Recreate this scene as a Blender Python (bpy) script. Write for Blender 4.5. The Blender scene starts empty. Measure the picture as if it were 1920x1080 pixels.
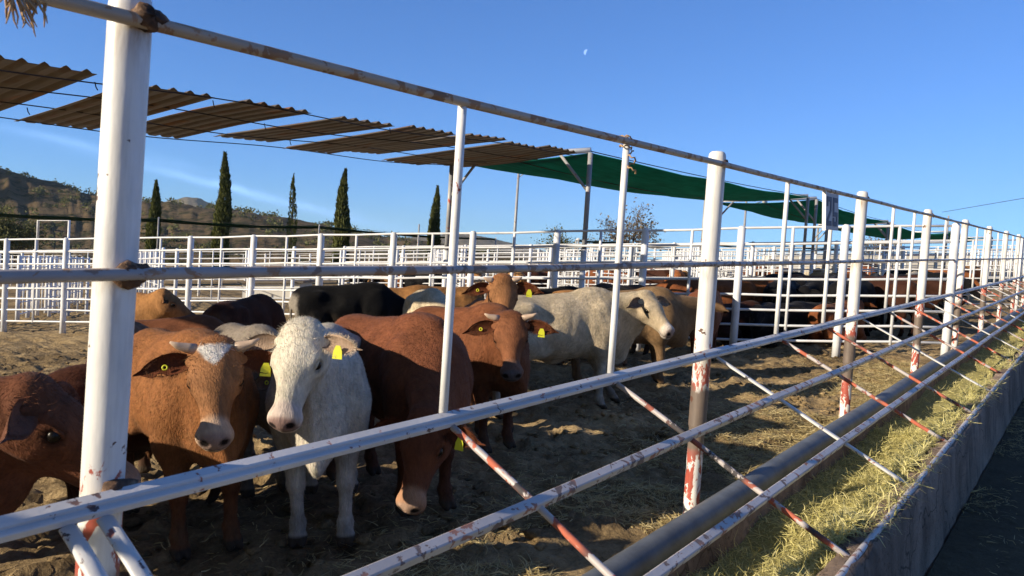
import bpy, math, random
import numpy as np
from mathutils import Vector, Matrix

random.seed(7)
rng = np.random.default_rng(11)
SC = bpy.context.scene
COL = SC.collection
PI = math.pi

# ------------------------------------------------------------------ camera, sky, sun, exposure
# The yard slopes: everything is laid out on its own ground plane (z = 0, X along the feed fence,
# Y into the pen) and TILT finally turns that plane so that posts and trees stand plumb.
EYE = 1.70
FPX = 1400.0                    # focal length in pixels of a 1920 wide picture
YAW = math.radians(38.3)
FWD = np.array([math.cos(YAW), math.sin(YAW), 0.0])
RGT = np.array([math.sin(YAW), -math.cos(YAW), 0.0])
PITCH = math.radians(2.17)
ROLL = math.radians(0.26)
PLUMB = Vector((0.070 * RGT[0], 0.070 * RGT[1], 1.0)).normalized()
TILT = PLUMB.rotation_difference(Vector((0, 0, 1))).to_matrix().to_4x4()

_f = Vector((FWD[0] * math.cos(PITCH), FWD[1] * math.cos(PITCH), -math.sin(PITCH)))
_r = Vector((RGT[0], RGT[1], 0))
_u = _r.cross(_f)
_r2 = _r * math.cos(ROLL) - _u * math.sin(ROLL)
_u2 = _u * math.cos(ROLL) + _r * math.sin(ROLL)
CAM_M = Matrix((( _r2.x, _u2.x, -_f.x, 0), (_r2.y, _u2.y, -_f.y, 0), (_r2.z, _u2.z, -_f.z, EYE), (0, 0, 0, 1)))
cam_data = bpy.data.cameras.new('camera')
cam = bpy.data.objects.new('camera', cam_data)
COL.objects.link(cam)
cam_data.sensor_width = 36.0
cam_data.lens = FPX / 1920 * 36.0
cam_data.clip_start = 0.05
cam_data.clip_end = 12000
cam_data.dof.use_dof = True
cam_data.dof.focus_distance = 7.0
cam_data.dof.aperture_fstop = 7.0
cam.matrix_world = TILT @ CAM_M
SC.camera = cam

SUN_AZ = math.radians(156.0)     # on the ground plane, from +X
SUN_EL = math.radians(22.5)
SUN_G = Vector((math.cos(SUN_AZ) * math.cos(SUN_EL), math.sin(SUN_AZ) * math.cos(SUN_EL), math.sin(SUN_EL)))
SUN_W = (TILT.to_3x3() @ SUN_G).normalized()
sl = bpy.data.lights.new('sun', 'SUN')
sl.energy = 5.0
sl.angle = math.radians(0.5)
sl.color = (1.0, 0.86, 0.66)
sun = bpy.data.objects.new('sun', sl)
COL.objects.link(sun)
sun.rotation_euler = SUN_W.to_track_quat('Z', 'Y').to_euler()

world = bpy.data.worlds.new('World')
SC.world = world
world.use_nodes = True
wn = world.node_tree
wn.nodes.clear()
def WN(t, **kw):
    n = wn.nodes.new(t)
    for k, v in kw.items(): setattr(n, k, v)
    return n
sky = WN('ShaderNodeTexSky')
sky.sky_type = 'NISHITA'
sky.sun_disc = False
sky.sun_elevation = math.asin(SUN_W.z)
sky.sun_rotation = math.atan2(SUN_W.x, SUN_W.y)
sky.altitude = 1200
sky.air_density = 1.0
sky.dust_density = 0.15
sky.ozone_density = 2.0
bg = WN('ShaderNodeBackground')
bg.inputs['Strength'].default_value = 0.092
out = WN('ShaderNodeOutputWorld')
wn.links.new(bg.outputs[0], out.inputs['Surface'])
# thin streaks of cirrus, fixed to sky directions
def sky_dir(px, py):
    d = Vector(((px - 960) / FPX, -(py - 540) / FPX, -1.0))
    return ((TILT @ CAM_M).to_3x3() @ d).normalized()
tc = WN('ShaderNodeTexCoord')
prev = sky.outputs[0]
for (x0, y0, x1, y1, wid, amp) in ((0, 236, 290, 305, 0.0048, 0.24), (265, 312, 640, 405, 0.0050, 0.50), (560, 385, 800, 445, 0.012, 0.12), (250, 285, 420, 330, 0.006, 0.07)):
    a, b = sky_dir(x0, y0), sky_dir(x1, y1)
    nrm = a.cross(b).normalized()
    along = (b - a).normalized()
    mid = (a + b).normalized()
    half = (b - a).length / 2
    def dot(v):
        m = WN('ShaderNodeVectorMath', operation='DOT_PRODUCT')
        wn.links.new(tc.outputs['Generated'], m.inputs[0]); m.inputs[1].default_value = v
        return m.outputs['Value']
    def gauss(val, w):
        m = WN('ShaderNodeMath', operation='DIVIDE'); wn.links.new(val, m.inputs[0]); m.inputs[1].default_value = w
        q = WN('ShaderNodeMath', operation='MULTIPLY'); wn.links.new(m.outputs[0], q.inputs[0]); wn.links.new(m.outputs[0], q.inputs[1])
        s = WN('ShaderNodeMath', operation='MULTIPLY'); wn.links.new(q.outputs[0], s.inputs[0]); s.inputs[1].default_value = -1
        e = WN('ShaderNodeMath', operation='EXPONENT'); wn.links.new(s.outputs[0], e.inputs[0])
        return e.outputs[0]
    ng = WN('ShaderNodeTexNoise'); ng.inputs['Scale'].default_value = 22; ng.inputs['Detail'].default_value = 5
    wn.links.new(tc.outputs['Generated'], ng.inputs['Vector'])
    sh = WN('ShaderNodeMath', operation='MULTIPLY_ADD'); wn.links.new(ng.outputs[0], sh.inputs[0]); sh.inputs[1].default_value = 0.012; wn.links.new(dot(nrm), sh.inputs[2])
    sh2 = WN('ShaderNodeMath', operation='SUBTRACT'); wn.links.new(sh.outputs[0], sh2.inputs[0]); sh2.inputs[1].default_value = 0.006
    g1 = gauss(sh2.outputs[0], wid)
    da = WN('ShaderNodeMath', operation='SUBTRACT'); wn.links.new(dot(along), da.inputs[0]); da.inputs[1].default_value = mid.dot(along)
    g2 = gauss(da.outputs[0], half)
    mm = WN('ShaderNodeMath', operation='MULTIPLY'); wn.links.new(g1, mm.inputs[0]); wn.links.new(g2, mm.inputs[1])
    ms = WN('ShaderNodeMath', operation='MULTIPLY'); wn.links.new(mm.outputs[0], ms.inputs[0]); ms.inputs[1].default_value = amp * 2.6
    mn = WN('ShaderNodeMath', operation='MULTIPLY'); wn.links.new(ms.outputs[0], mn.inputs[0]); wn.links.new(ng.outputs[0], mn.inputs[1])
    mx = WN('ShaderNodeMix', data_type='RGBA')
    wn.links.new(mn.outputs[0], mx.inputs[0]); wn.links.new(prev, mx.inputs[6]); mx.inputs[7].default_value = (9.0, 9.3, 9.8, 1)
    prev = mx.outputs[2]
tint = WN('ShaderNodeMix', data_type='RGBA', blend_type='MULTIPLY')
tint.inputs[0].default_value = 1.0
gam = WN('ShaderNodeGamma'); gam.inputs[1].default_value = 0.82
wn.links.new(prev, gam.inputs[0]); wn.links.new(gam.outputs[0], tint.inputs[6])
# deep blue away from the sun; sun's side greyed and dimmed to deepen shade
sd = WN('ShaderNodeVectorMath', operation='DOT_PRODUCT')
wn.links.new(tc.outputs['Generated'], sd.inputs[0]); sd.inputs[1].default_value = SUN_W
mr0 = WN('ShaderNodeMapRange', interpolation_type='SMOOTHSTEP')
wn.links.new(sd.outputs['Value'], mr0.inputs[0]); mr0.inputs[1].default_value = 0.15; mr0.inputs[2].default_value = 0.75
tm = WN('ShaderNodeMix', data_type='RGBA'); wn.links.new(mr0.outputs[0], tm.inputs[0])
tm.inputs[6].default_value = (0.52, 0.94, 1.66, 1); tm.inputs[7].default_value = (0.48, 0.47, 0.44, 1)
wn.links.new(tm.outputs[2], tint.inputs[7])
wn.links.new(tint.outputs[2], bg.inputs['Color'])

SC.view_settings.view_transform = 'Standard'
SC.view_settings.look = 'None'
SC.view_settings.exposure = 0.66
SC.view_settings.gamma = 1.0
SC.view_settings.use_curve_mapping = False
SC.render.engine = 'CYCLES'
SC.cycles.max_bounces = 6
SC.cycles.transparent_max_bounces = 8

# ------------------------------------------------------------------ helpers
def at(px, depth, z=0.0):
    """ground-plane point seen at picture column px (1920 wide), this many metres ahead"""
    lat = (px - 960) / FPX * depth
    p = FWD * depth + RGT * lat
    return Vector((p[0], p[1], z))
def hor(px): return 482 + 0.0045 * (2065 - px)
def gp(px, py):
    return at(px, EYE * FPX / (py - hor(px)))
UPV = PLUMB / PLUMB.z
def under(p, z): return Vector((p[0] - UPV.x * z, p[1] - UPV.y * z, 0))
def lift(p, z): return Vector((p[0], p[1], 0)) + UPV * z

def smooth(a, b, x):
    t = np.clip((x - a) / (b - a), 0, 1); return t * t * (3 - 2 * t)
_tab = np.random.default_rng(5).random((256, 256)).astype(np.float32)
def vnoise(x, y, seed=0):
    x = np.asarray(x, dtype=np.float64) + seed * 17.31; y = np.asarray(y, dtype=np.float64) + seed * 9.77
    xi = np.floor(x).astype(int); yi = np.floor(y).astype(int)
    fx = x - xi; fy = y - yi
    fx = fx * fx * (3 - 2 * fx); fy = fy * fy * (3 - 2 * fy)
    a = _tab[xi & 255, yi & 255]; b = _tab[(xi + 1) & 255, yi & 255]
    c = _tab[xi & 255, (yi + 1) & 255]; d = _tab[(xi + 1) & 255, (yi + 1) & 255]
    return (a * (1 - fx) + b * fx) * (1 - fy) + (c * (1 - fx) + d * fx) * fy
def fbm(x, y, oct=4, seed=0):
    s = 0; a = 0.5; f = 1.0
    for i in range(oct):
        s = s + a * vnoise(x * f, y * f, seed + i * 3); a *= 0.5; f *= 2.03
    return s

class MB:
    """collects tubes, boxes and sheets into one mesh"""
    def __init__(self): self.v = []; self.f = []; self.s = []
    def add(self, vs, fs, sm=True):
        o = len(self.v)
        self.v += [tuple(p) for p in vs]
        self.f += [tuple(i + o for i in f) for f in fs]
        self.s += [sm] * len(fs) if isinstance(sm, bool) else list(sm)
    def tube(self, pts, r, seg=10, cap=True, jit=0.0, squash=None):
        pts = [Vector(p) for p in pts]; n = len(pts)
        rr = r if isinstance(r, (list, tuple)) else [r] * n
        vs = []; fs = []; sm = []
        ref = None
        for i, p in enumerate(pts):
            t = (pts[min(i + 1, n - 1)] - pts[max(i - 1, 0)])
            t = t.normalized() if t.length > 1e-9 else Vector((0, 0, 1))
            if ref is None:
                ref = Vector((0, 0, 1)) if abs(t.z) < 0.9 else Vector((1, 0, 0))
            a = (ref - t * ref.dot(t)).normalized(); b = t.cross(a); ref = a
            for k in range(seg):
                th = 2 * PI * k / seg
                q = rr[i] * (1 + (random.random() - .5) * jit)
                vs.append(p + (a * math.cos(th) * q * (squash or 1) + b * math.sin(th) * q))
        for i in range(n - 1):
            for k in range(seg):
                k2 = (k + 1) % seg
                fs.append((i * seg + k, i * seg + k2, (i + 1) * seg + k2, (i + 1) * seg + k)); sm.append(True)
        if cap:
            fs.append(tuple(range(seg))[::-1]); sm.append(False)
            fs.append(tuple((n - 1) * seg + k for k in range(seg))); sm.append(False)
        self.add(vs, fs, sm)
    def box(self, c, size, rot=None, bevel=0.0):
        sx, sy, sz = (s / 2 for s in size)
        m = rot or Matrix.Identity(3)
        c = Vector(c)
        if bevel <= 0:
            vs = [c + m @ Vector((x * sx, y * sy, z * sz)) for x in (-1, 1) for y in (-1, 1) for z in (-1, 1)]
            fs = [(0, 1, 3, 2), (4, 6, 7, 5), (0, 4, 5, 1), (2, 3, 7, 6), (0, 2, 6, 4), (1, 5, 7, 3)]
            self.add(vs, fs, False); return
        b = min(bevel, sx * .9, sy * .9)
        prof = [(-sx + b, -sy), (sx - b, -sy), (sx, -sy + b), (sx, sy - b), (sx - b, sy), (-sx + b, sy), (-sx, sy - b), (-sx, -sy + b)]
        vs = [c + m @ Vector((x, y, z * sz)) for z in (-1, 1) for x, y in prof]
        fs = [(k, (k + 1) % 8, 8 + (k + 1) % 8, 8 + k) for k in range(8)] + [tuple(range(8))[::-1], tuple(range(8, 16))]
        self.add(vs, fs, False)
    def prism(self, poly, axis_a, axis_b, origin, depth_vec):
        o = Vector(origin); a = Vector(axis_a); b = Vector(axis_b); d = Vector(depth_vec); n = len(poly)
        vs = [o + a * x + b * y for x, y in poly] + [o + a * x + b * y + d for x, y in poly]
        fs = [tuple(range(n))[::-1], tuple(range(n, 2 * n))] + [(k, (k + 1) % n, n + (k + 1) % n, n + k) for k in range(n)]
        self.add(vs, fs, False)
    def build(self, name, mat, parent=None):
        me = bpy.data.meshes.new(name)
        me.from_pydata(self.v, [], self.f)
        me.polygons.foreach_set('use_smooth', self.s)
        return link(name, me, mat, parent)

def link(name, me, mat=None, parent=None):
    o = bpy.data.objects.new(name, me)
    COL.objects.link(o)
    if mat is not None and len(me.materials) == 0: me.materials.append(mat)
    if parent is not None: o.parent = parent
    return o
def np_mesh(name, V, F, mat, parent=None, shade=True):
    """V (n,3), F (m,3|4) arrays"""
    me = bpy.data.meshes.new(name)
    n, m, k = len(V), len(F), F.shape[1]
    me.vertices.add(n); me.vertices.foreach_set('co', np.asarray(V, np.float32).ravel())
    me.loops.add(m * k); me.loops.foreach_set('vertex_index', np.asarray(F, np.int32).ravel())
    me.polygons.add(m)
    me.polygons.foreach_set('loop_start', np.arange(0, m * k, k, dtype=np.int32))
    me.polygons.foreach_set('loop_total', np.full(m, k, np.int32))
    me.polygons.foreach_set('use_smooth', np.full(m, shade, bool))
    me.update(calc_edges=True); me.validate()
    return link(name, me, mat, parent)
def tag(o, label=None, cat=None, group=None, kind=None):
    if label: o['label'] = label
    if cat: o['category'] = cat
    if group: o['group'] = group
    if kind: o['kind'] = kind
    return o
def empty(name, loc=(0, 0, 0), rz=0.0):
    o = bpy.data.objects.new(name, None); COL.objects.link(o)
    o.location = loc; o.rotation_euler = (0, 0, rz); o.empty_display_size = 0.2
    return o
def copy_of(o, parent=None):
    c = o.copy(); COL.objects.link(c); c.parent = parent
    return c

# ------------------------------------------------------------------ materials
class Mat:
    def __init__(self, name, rough=0.7, spec=0.3):
        self.m = bpy.data.materials.new(name); self.m.use_nodes = True
        self.t = self.m.node_tree; self.t.nodes.clear()
        self.o = self.n('ShaderNodeOutputMaterial'); self.p = self.n('ShaderNodeBsdfPrincipled')
        self.t.links.new(self.p.outputs[0], self.o.inputs[0])
        self.p.inputs['Roughness'].default_value = rough
        self.p.inputs['Specular IOR Level'].default_value = spec
        self.geo = None
    def n(self, t, **kw):
        x = self.t.nodes.new(t)
        for k, v in kw.items(): setattr(x, k, v)
        return x
    def l(self, a, b): self.t.links.new(a, b)
    def pos(self):
        if self.geo is None: self.geo = self.n('ShaderNodeNewGeometry')
        return self.geo.outputs['Position']
    def objc(self): return self.n('ShaderNodeTexCoord').outputs['Object']
    def scaled(self, vec, s):
        m = self.n('ShaderNodeVectorMath', operation='MULTIPLY'); self.l(vec, m.inputs[0]); m.inputs[1].default_value = s
        return m.outputs[0]
    def noise(self, vec, scale, detail=5, rough=0.55, dist=0.0):
        x = self.n('ShaderNodeTexNoise'); x.inputs['Scale'].default_value = scale; x.inputs['Detail'].default_value = detail
        x.inputs['Roughness'].default_value = rough; x.inputs['Distortion'].default_value = dist
        self.l(vec, x.inputs['Vector']); return x.outputs[0]
    def ramp(self, fac, stops, interp='LINEAR'):
        r = self.n('ShaderNodeValToRGB'); r.color_ramp.interpolation = interp
        while len(r.color_ramp.elements) < len(stops): r.color_ramp.elements.new(0.5)
        for e, (p, c) in zip(r.color_ramp.elements, stops):
            e.position = p; e.color = (c, c, c, 1) if isinstance(c, (int, float)) else (*c, 1)
        self.l(fac, r.inputs[0]); return r.outputs[0]
    def mix(self, fac, a, b, blend='MIX'):
        x = self.n('ShaderNodeMix', data_type='RGBA', blend_type=blend)
        for i, v in ((0, fac), (6, a), (7, b)):
            if isinstance(v, (int, float)): x.inputs[i].default_value = v
            elif isinstance(v, tuple): x.inputs[i].default_value = (*v, 1)
            else: self.l(v, x.inputs[i])
        return x.outputs[2]
    def math(self, op, a, b=0.0, c=None):
        x = self.n('ShaderNodeMath', operation=op)
        for i, v in enumerate((a, b) if c is None else (a, b, c)):
            if isinstance(v, (int, float)): x.inputs[i].default_value = v
            else: self.l(v, x.inputs[i])
        return x.outputs[0]
    def base(self, v):
        if isinstance(v, tuple): self.p.inputs['Base Color'].default_value = (*v, 1)
        else: self.l(v, self.p.inputs['Base Color'])
        return self
    def rough(self, v): self.l(v, self.p.inputs['Roughness']); return self
    def bump(self, h, strength=0.3, dist=0.01):
        b = self.n('ShaderNodeBump'); b.inputs['Strength'].default_value = strength; b.inputs['Distance'].default_value = dist
        self.l(h, b.inputs['Height']); self.l(b.outputs[0], self.p.inputs['Normal']); return self

WHITE = (0.72, 0.72, 0.70)
def paint(name, base=WHITE, chip=0.56, rust=(0.13, 0.055, 0.03), red=(0.42, 0.07, 0.045), redness=0.5, scale=9, rough=0.4):
    m = Mat(name, rough, 0.45)
    n1 = m.noise(m.pos(), scale, 7, 0.62, 0.4)
    chips = m.ramp(n1, ((chip, 0.0), (chip + 0.025, 1.0)))
    n2 = m.noise(m.pos(), scale * 0.4, 3)
    under = m.mix(m.ramp(n2, ((0.5 - 0.25 * (redness - .5) - .06, 0.0), (0.5 - 0.25 * (redness - .5) + .06, 1.0))), rust, red)
    dirt = m.ramp(m.noise(m.pos(), 3.2, 5), ((0.35, 0.78), (0.65, 1.0)))
    b = m.mix(1.0, base, dirt, 'MULTIPLY')
    m.base(m.mix(chips, b, under))
    m.rough(m.ramp(chips, ((0, rough), (1, 0.8))))
    m.bump(m.math('SUBTRACT', m.noise(m.pos(), 60, 3), m.math('MULTIPLY', chips, 1.2)), 0.25, 0.003)
    return m.m
M = {}
M['white'] = paint('white_paint', (0.78, 0.79, 0.80), 0.68)
M['rail'] = paint('worn_rail_paint', (0.62, 0.61, 0.62), 0.60, (0.13, 0.09, 0.085), (0.33, 0.14, 0.11), 0.45, 18)
M['lattice'] = paint('worn_lattice_paint', (0.51, 0.49, 0.50), 0.555, (0.17, 0.13, 0.125), (0.34, 0.17, 0.13), 0.45, 20)
M['top_rail'] = paint('rusty_top_rail_paint', (0.47, 0.38, 0.29), 0.53, (0.24, 0.15, 0.09), (0.36, 0.21, 0.12), 0.5, 14)
M['mid_rail'] = paint('grey_rail_paint', (0.42, 0.385, 0.375), 0.545, (0.22, 0.17, 0.15), (0.33, 0.21, 0.14), 0.5, 12)
M['bar'] = paint('red_bar_paint', (0.48, 0.44, 0.44), 0.47, (0.055, 0.05, 0.055), (0.45, 0.12, 0.07), 0.62, 10)
M['bar_white'] = paint('white_bar_paint', (0.68, 0.68, 0.68), 0.60, (0.06, 0.055, 0.06), (0.30, 0.10, 0.08), 0.45, 16)
M['far_white'] = paint('fence_white_paint', (0.74, 0.76, 0.80), 0.70)
M['grey_steel'] = paint('grey_steel', (0.33, 0.34, 0.36), 0.62, (0.2, 0.12, 0.08))

def post_paint():
    m = Mat('feed_post_paint', 0.42, 0.45)
    z = m.n('ShaderNodeSeparateXYZ'); m.l(m.objc(), z.inputs[0])
    n = m.noise(m.scaled(m.pos(), (13, 13, 6)), 1.0, 7, 0.65, 0.6)
    zs = m.math('DIVIDE', z.outputs[2], 2.5)
    white = m.mix(1.0, (0.80, 0.80, 0.79), m.ramp(m.noise(m.pos(), 2.5, 5), ((0.35, 0.82), (0.6, 1.0))), 'MULTIPLY')
    red = m.mix(m.noise(m.pos(), 30, 4), (0.33, 0.055, 0.04), (0.44, 0.12, 0.085))
    bare = m.mix(m.noise(m.pos(), 18, 4), (0.10, 0.085, 0.08), (0.20, 0.15, 0.12))
    dens = m.ramp(zs, ((0.0, 0.48), (0.17, 0.50), (0.30, 0.56), (0.38, 0.50), (0.46, 0.42), (0.56, 0.30), (0.60, 0.2)))
    k_red = m.ramp(m.math('ADD', m.math('SUBTRACT', dens, n), 0.5), ((0.49, 0.0), (0.51, 1.0)))
    c = m.mix(k_red, white, red)
    n3 = m.noise(m.scaled(m.pos(), (7, 7, 7)), 1.0, 4)
    zb = m.math('DIVIDE', m.math('ADD', z.outputs[2], m.math('MULTIPLY', m.math('SUBTRACT', n3, 0.5), 0.22)), 2.5)
    k_bare = m.ramp(zb, ((0.0, 0.0), (0.155, 0.0), (0.185, 1.0), (0.335, 1.0), (0.36, 0.0)))
    c = m.mix(k_bare, c, bare)
    # rust run from the welds, grime
    for zw, wd_, am in ((1.63, .07, .55), (2.28, .06, .7), (1.05, .10, .45)):
        g_ = m.math('DIVIDE', m.math('SUBTRACT', z.outputs[2], zw), wd_)
        g_ = m.math('EXPONENT', m.math('MULTIPLY', m.math('MULTIPLY', g_, g_), -1.0))
        st_ = m.ramp(m.noise(m.scaled(m.pos(), (26, 26, 5)), 1.0, 5, 0.6), ((0.44, 0.0), (0.66, 1.0)))
        c = m.mix(m.math('MULTIPLY', m.math('MULTIPLY', g_, st_), am), c, (0.28, 0.17, 0.09))
    grime = m.ramp(m.noise(m.scaled(m.pos(), (30, 30, 2.5)), 1.0, 6, 0.7), ((0.42, 1.0), (0.68, 0.80)))
    c = m.mix(1.0, c, grime, 'MULTIPLY')
    chips = m.ramp(m.noise(m.pos(), 11, 5, 0.6), ((0.665, 0.0), (0.68, 1.0)))
    c = m.mix(chips, c, (0.10, 0.05, 0.035))
    m.base(c)
    m.rough(m.ramp(k_bare, ((0, .42), (1, .62))))
    m.bump(m.noise(m.scaled(m.pos(), (14, 14, 5)), 1.0, 4), 0.22, 0.012)
    return m.m
M['post'] = post_paint()
def weld():
    m = Mat('rusty_weld', 0.75, 0.3)
    n = m.noise(m.pos(), 40, 5)
    m.base(m.ramp(n, ((0.3, (0.025, 0.018, 0.015)), (0.55, (0.11, 0.06, 0.035)), (0.7, (0.26, 0.17, 0.11)))))
    m.bump(n, 0.7, 0.01); return m.m
M['weld'] = weld()
def concrete(name, c0, c1):
    m = Mat(name, 0.9, 0.2)
    n = m.noise(m.pos(), 3.5, 8, 0.65); st = m.noise(m.scaled(m.pos(), (5, 5, 0.8)), 1.0, 5)
    c = m.mix(n, c0, c1)
    c = m.mix(1.0, c, m.ramp(st, ((0.35, 0.65), (0.6, 1.0))), 'MULTIPLY')
    blot = m.ramp(m.noise(m.pos(), 1.3, 6, 0.7, 0.6), ((0.40, 0.62), (0.56, 1.0)))
    c = m.mix(1.0, c, blot, 'MULTIPLY')
    pits = m.ramp(m.noise(m.pos(), 38, 4, 0.7), ((0.34, 0.0), (0.42, 1.0)))
    c = m.mix(1.0, c, m.ramp(pits, ((0, 0.72), (1, 1.0))), 'MULTIPLY')
    crack = m.n('ShaderNodeTexVoronoi', feature='DISTANCE_TO_EDGE'); crack.inputs['Scale'].default_value = 1.1
    wv = m.n('ShaderNodeVectorMath', operation='ADD'); m.l(m.pos(), wv.inputs[0])
    nz = m.n('ShaderNodeTexNoise'); nz.inputs['Scale'].default_value = 4; m.l(m.pos(), nz.inputs['Vector']); sc_ = m.n('ShaderNodeVectorMath', operation='SCALE'); m.l(nz.outputs['Color'], sc_.inputs[0]); sc_.inputs['Scale'].default_value = 0.35
    m.l(sc_.outputs[0], wv.inputs[1]); m.l(wv.outputs[0], crack.inputs['Vector'])
    ck = m.ramp(crack.outputs['Distance'], ((0.0, 0.35), (0.008, 1.0)))
    c = m.mix(1.0, c, ck, 'MULTIPLY')
    m.base(c); m.bump(m.math('ADD', m.noise(m.pos(), 14, 8, 0.75), m.math('MULTIPLY', pits, 0.35)), 0.8, 0.025); return m.m
M['concrete'] = concrete('bunk_concrete', (0.26, 0.185, 0.14), (0.47, 0.355, 0.27))
def pipe():
    m = Mat('grey_pipe', 0.5, 0.35)
    n = m.noise(m.pos(), 5, 6, 0.6)
    m.base(m.ramp(n, ((0.35, (0.085, 0.095, 0.11)), (0.65, (0.15, 0.165, 0.185)))))
    m.bump(m.noise(m.scaled(m.pos(), (2, 60, 60)), 1.0, 3), 0.08, 0.004); return m.m
M['pipe'] = pipe()
def dirt(name, stops, sc=1.0):
    m = Mat(name, 0.95, 0.15)
    big = m.noise(m.pos(), 0.35, 5, 0.6); med = m.noise(m.pos(), 5.0 * sc, 8, 0.68); fine = m.noise(m.pos(), 45 * sc, 5, 0.7)
    mixv = m.math('ADD', m.math('MULTIPLY', big, 0.40), m.math('ADD', m.math('MULTIPLY', med, 0.40), m.math('MULTIPLY', fine, 0.20)))
    m.base(m.ramp(mixv, stops))
    vor = m.n('ShaderNodeTexVoronoi'); vor.inputs['Scale'].default_value = 17 * sc; m.l(m.pos(), vor.inputs['Vector'])
    h = m.math('ADD', m.math('MULTIPLY', med, 1.2), m.math('ADD', m.math('MULTIPLY', fine, 0.45), m.math('MULTIPLY', vor.outputs[0], -0.35)))
    m.bump(h, 0.85, 0.055); return m.m
M['dirt'] = dirt('pen_dirt', ((0.36, (0.075, 0.050, 0.026)), (0.48, (0.235, 0.168, 0.088)), (0.60, (0.46, 0.34, 0.185))))
M['alley'] = dirt('alley_earth', ((0.36, (0.06, 0.048, 0.031)), (0.5, (0.10, 0.083, 0.052)), (0.64, (0.16, 0.13, 0.08))), 1.4)
def tin():
    m = Mat('rusty_tin', 0.6, 0.4)
    n = m.noise(m.scaled(m.pos(), (3.5, 0.8, 3)), 1.0, 6, 0.6)
    c = m.ramp(n, ((0.36, (0.10, 0.083, 0.07)), (0.52, (0.145, 0.125, 0.105)), (0.60, (0.13, 0.075, 0.042)), (0.72, (0.28, 0.12, 0.04))))
    m.base(c); m.p.inputs['Metallic'].default_value = 0.15
    m.bump(m.noise(m.pos(), 25, 4), 0.2, 0.006); return m.m
M['tin'] = tin()
def net(name='green_shade_net', k=1.0):
    m = Mat(name, 0.85, 0.1)
    n = m.noise(m.pos(), 2.0, 4)
    c = m.mix(n, (0.012 * k, 0.18 * k, 0.14 * k), (0.024 * k, 0.29 * k, 0.22 * k))
    weave = m.ramp(m.noise(m.scaled(m.pos(), (1.2, 9, 9)), 1.0, 4, 0.6), ((0.35, 0.80), (0.65, 1.12))); c = m.mix(1.0, c, weave, 'MULTIPLY')
    m.base(c)
    tr = m.n('ShaderNodeBsdfTranslucent'); m.l(c, tr.inputs[0])
    mx = m.n('ShaderNodeMixShader'); mx.inputs[0].default_value = 0.62
    m.l(m.p.outputs[0], mx.inputs[1]); m.l(tr.outputs[0], mx.inputs[2]); m.l(mx.outputs[0], m.o.inputs[0])
    return m.m
M['net'] = net()
M['net_far'] = net('far_green_net', 0.22)

def plain(name, c, rough=0.6, spec=0.3, var=0.25, scale=8):
    m = Mat(name, rough, spec)
    n = m.noise(m.pos(), scale, 5)
    m.base(m.mix(n, tuple(x * (1 - var) for x in c), tuple(x * (1 + var) for x in c))); return m.m
M['cable'] = plain('dark_cable', (0.03, 0.03, 0.035), 0.6)
M['bark'] = plain('bark', (0.13, 0.10, 0.075), 0.9, 0.1, 0.4, 4)
def leaf(name, a, b, scale=0.8):
    m = Mat(name, 0.75, 0.2)
    n = m.noise(m.pos(), scale, 6, 0.7)
    c = m.ramp(n, ((0.32, a), (0.68, b))); m.base(c)
    tr = m.n('ShaderNodeBsdfTranslucent'); m.l(c, tr.inputs[0])
    mx = m.n('ShaderNodeMixShader'); mx.inputs[0].default_value = 0.25
    m.l(m.p.outputs[0], mx.inputs[1]); m.l(tr.outputs[0], mx.inputs[2]); m.l(mx.outputs[0], m.o.inputs[0])
    return m.m
M['cypress'] = leaf('cypress_leaf', (0.042, 0.056, 0.016), (0.14, 0.15, 0.045))
M['bush'] = leaf('bush_leaf', (0.07, 0.078, 0.026), (0.17, 0.17, 0.065))
M['twig'] = leaf('dry_twig', (0.14, 0.12, 0.09), (0.24, 0.21, 0.16))
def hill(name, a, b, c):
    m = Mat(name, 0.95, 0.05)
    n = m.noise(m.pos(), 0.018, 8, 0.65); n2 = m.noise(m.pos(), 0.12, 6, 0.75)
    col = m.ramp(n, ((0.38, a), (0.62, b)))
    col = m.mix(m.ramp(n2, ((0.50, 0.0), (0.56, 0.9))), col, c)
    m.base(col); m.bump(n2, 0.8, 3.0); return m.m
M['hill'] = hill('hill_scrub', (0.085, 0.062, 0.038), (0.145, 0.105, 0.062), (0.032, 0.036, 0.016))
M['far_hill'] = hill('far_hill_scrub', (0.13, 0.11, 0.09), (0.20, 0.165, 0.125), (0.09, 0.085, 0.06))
def strawmat(name, a, b, c):
    m = Mat(name, 0.65, 0.25)
    inf = m.n('ShaderNodeAttribute'); inf.attribute_name = 'shade'
    col = m.ramp(inf.outputs['Fac'], ((0.0, a), (0.5, b), (1.0, c))); m.base(col)
    tr = m.n('ShaderNodeBsdfTranslucent'); m.l(col, tr.inputs[0])
    mx = m.n('ShaderNodeMixShader'); mx.inputs[0].default_value = 0.3
    m.l(m.p.outputs[0], mx.inputs[1]); m.l(tr.outputs[0], mx.inputs[2]); m.l(mx.outputs[0], m.o.inputs[0])
    return m.m
M['hay'] = strawmat('hay', (0.36, 0.34, 0.11), (0.68, 0.62, 0.26), (0.86, 0.78, 0.42))
M['hay_bed'] = plain('hay_bed', (0.36, 0.32, 0.13), 0.95, 0.1, 0.5, 30)
M['straw'] = strawmat('straw', (0.30, 0.23, 0.10), (0.52, 0.42, 0.20), (0.72, 0.62, 0.36))
M['tag'] = plain('yellow_tag', (0.62, 0.62, 0.03), 0.45, 0.4, 0.1)
M['horn'] = plain('horn', (0.46, 0.34, 0.25), 0.45, 0.4, 0.35, 25)
M['eye'] = plain('eye', (0.006, 0.0045, 0.004), 0.28, 0.25)
M['rope'] = plain('twine', (0.42, 0.28, 0.16), 0.9, 0.1, 0.5, 40)
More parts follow.
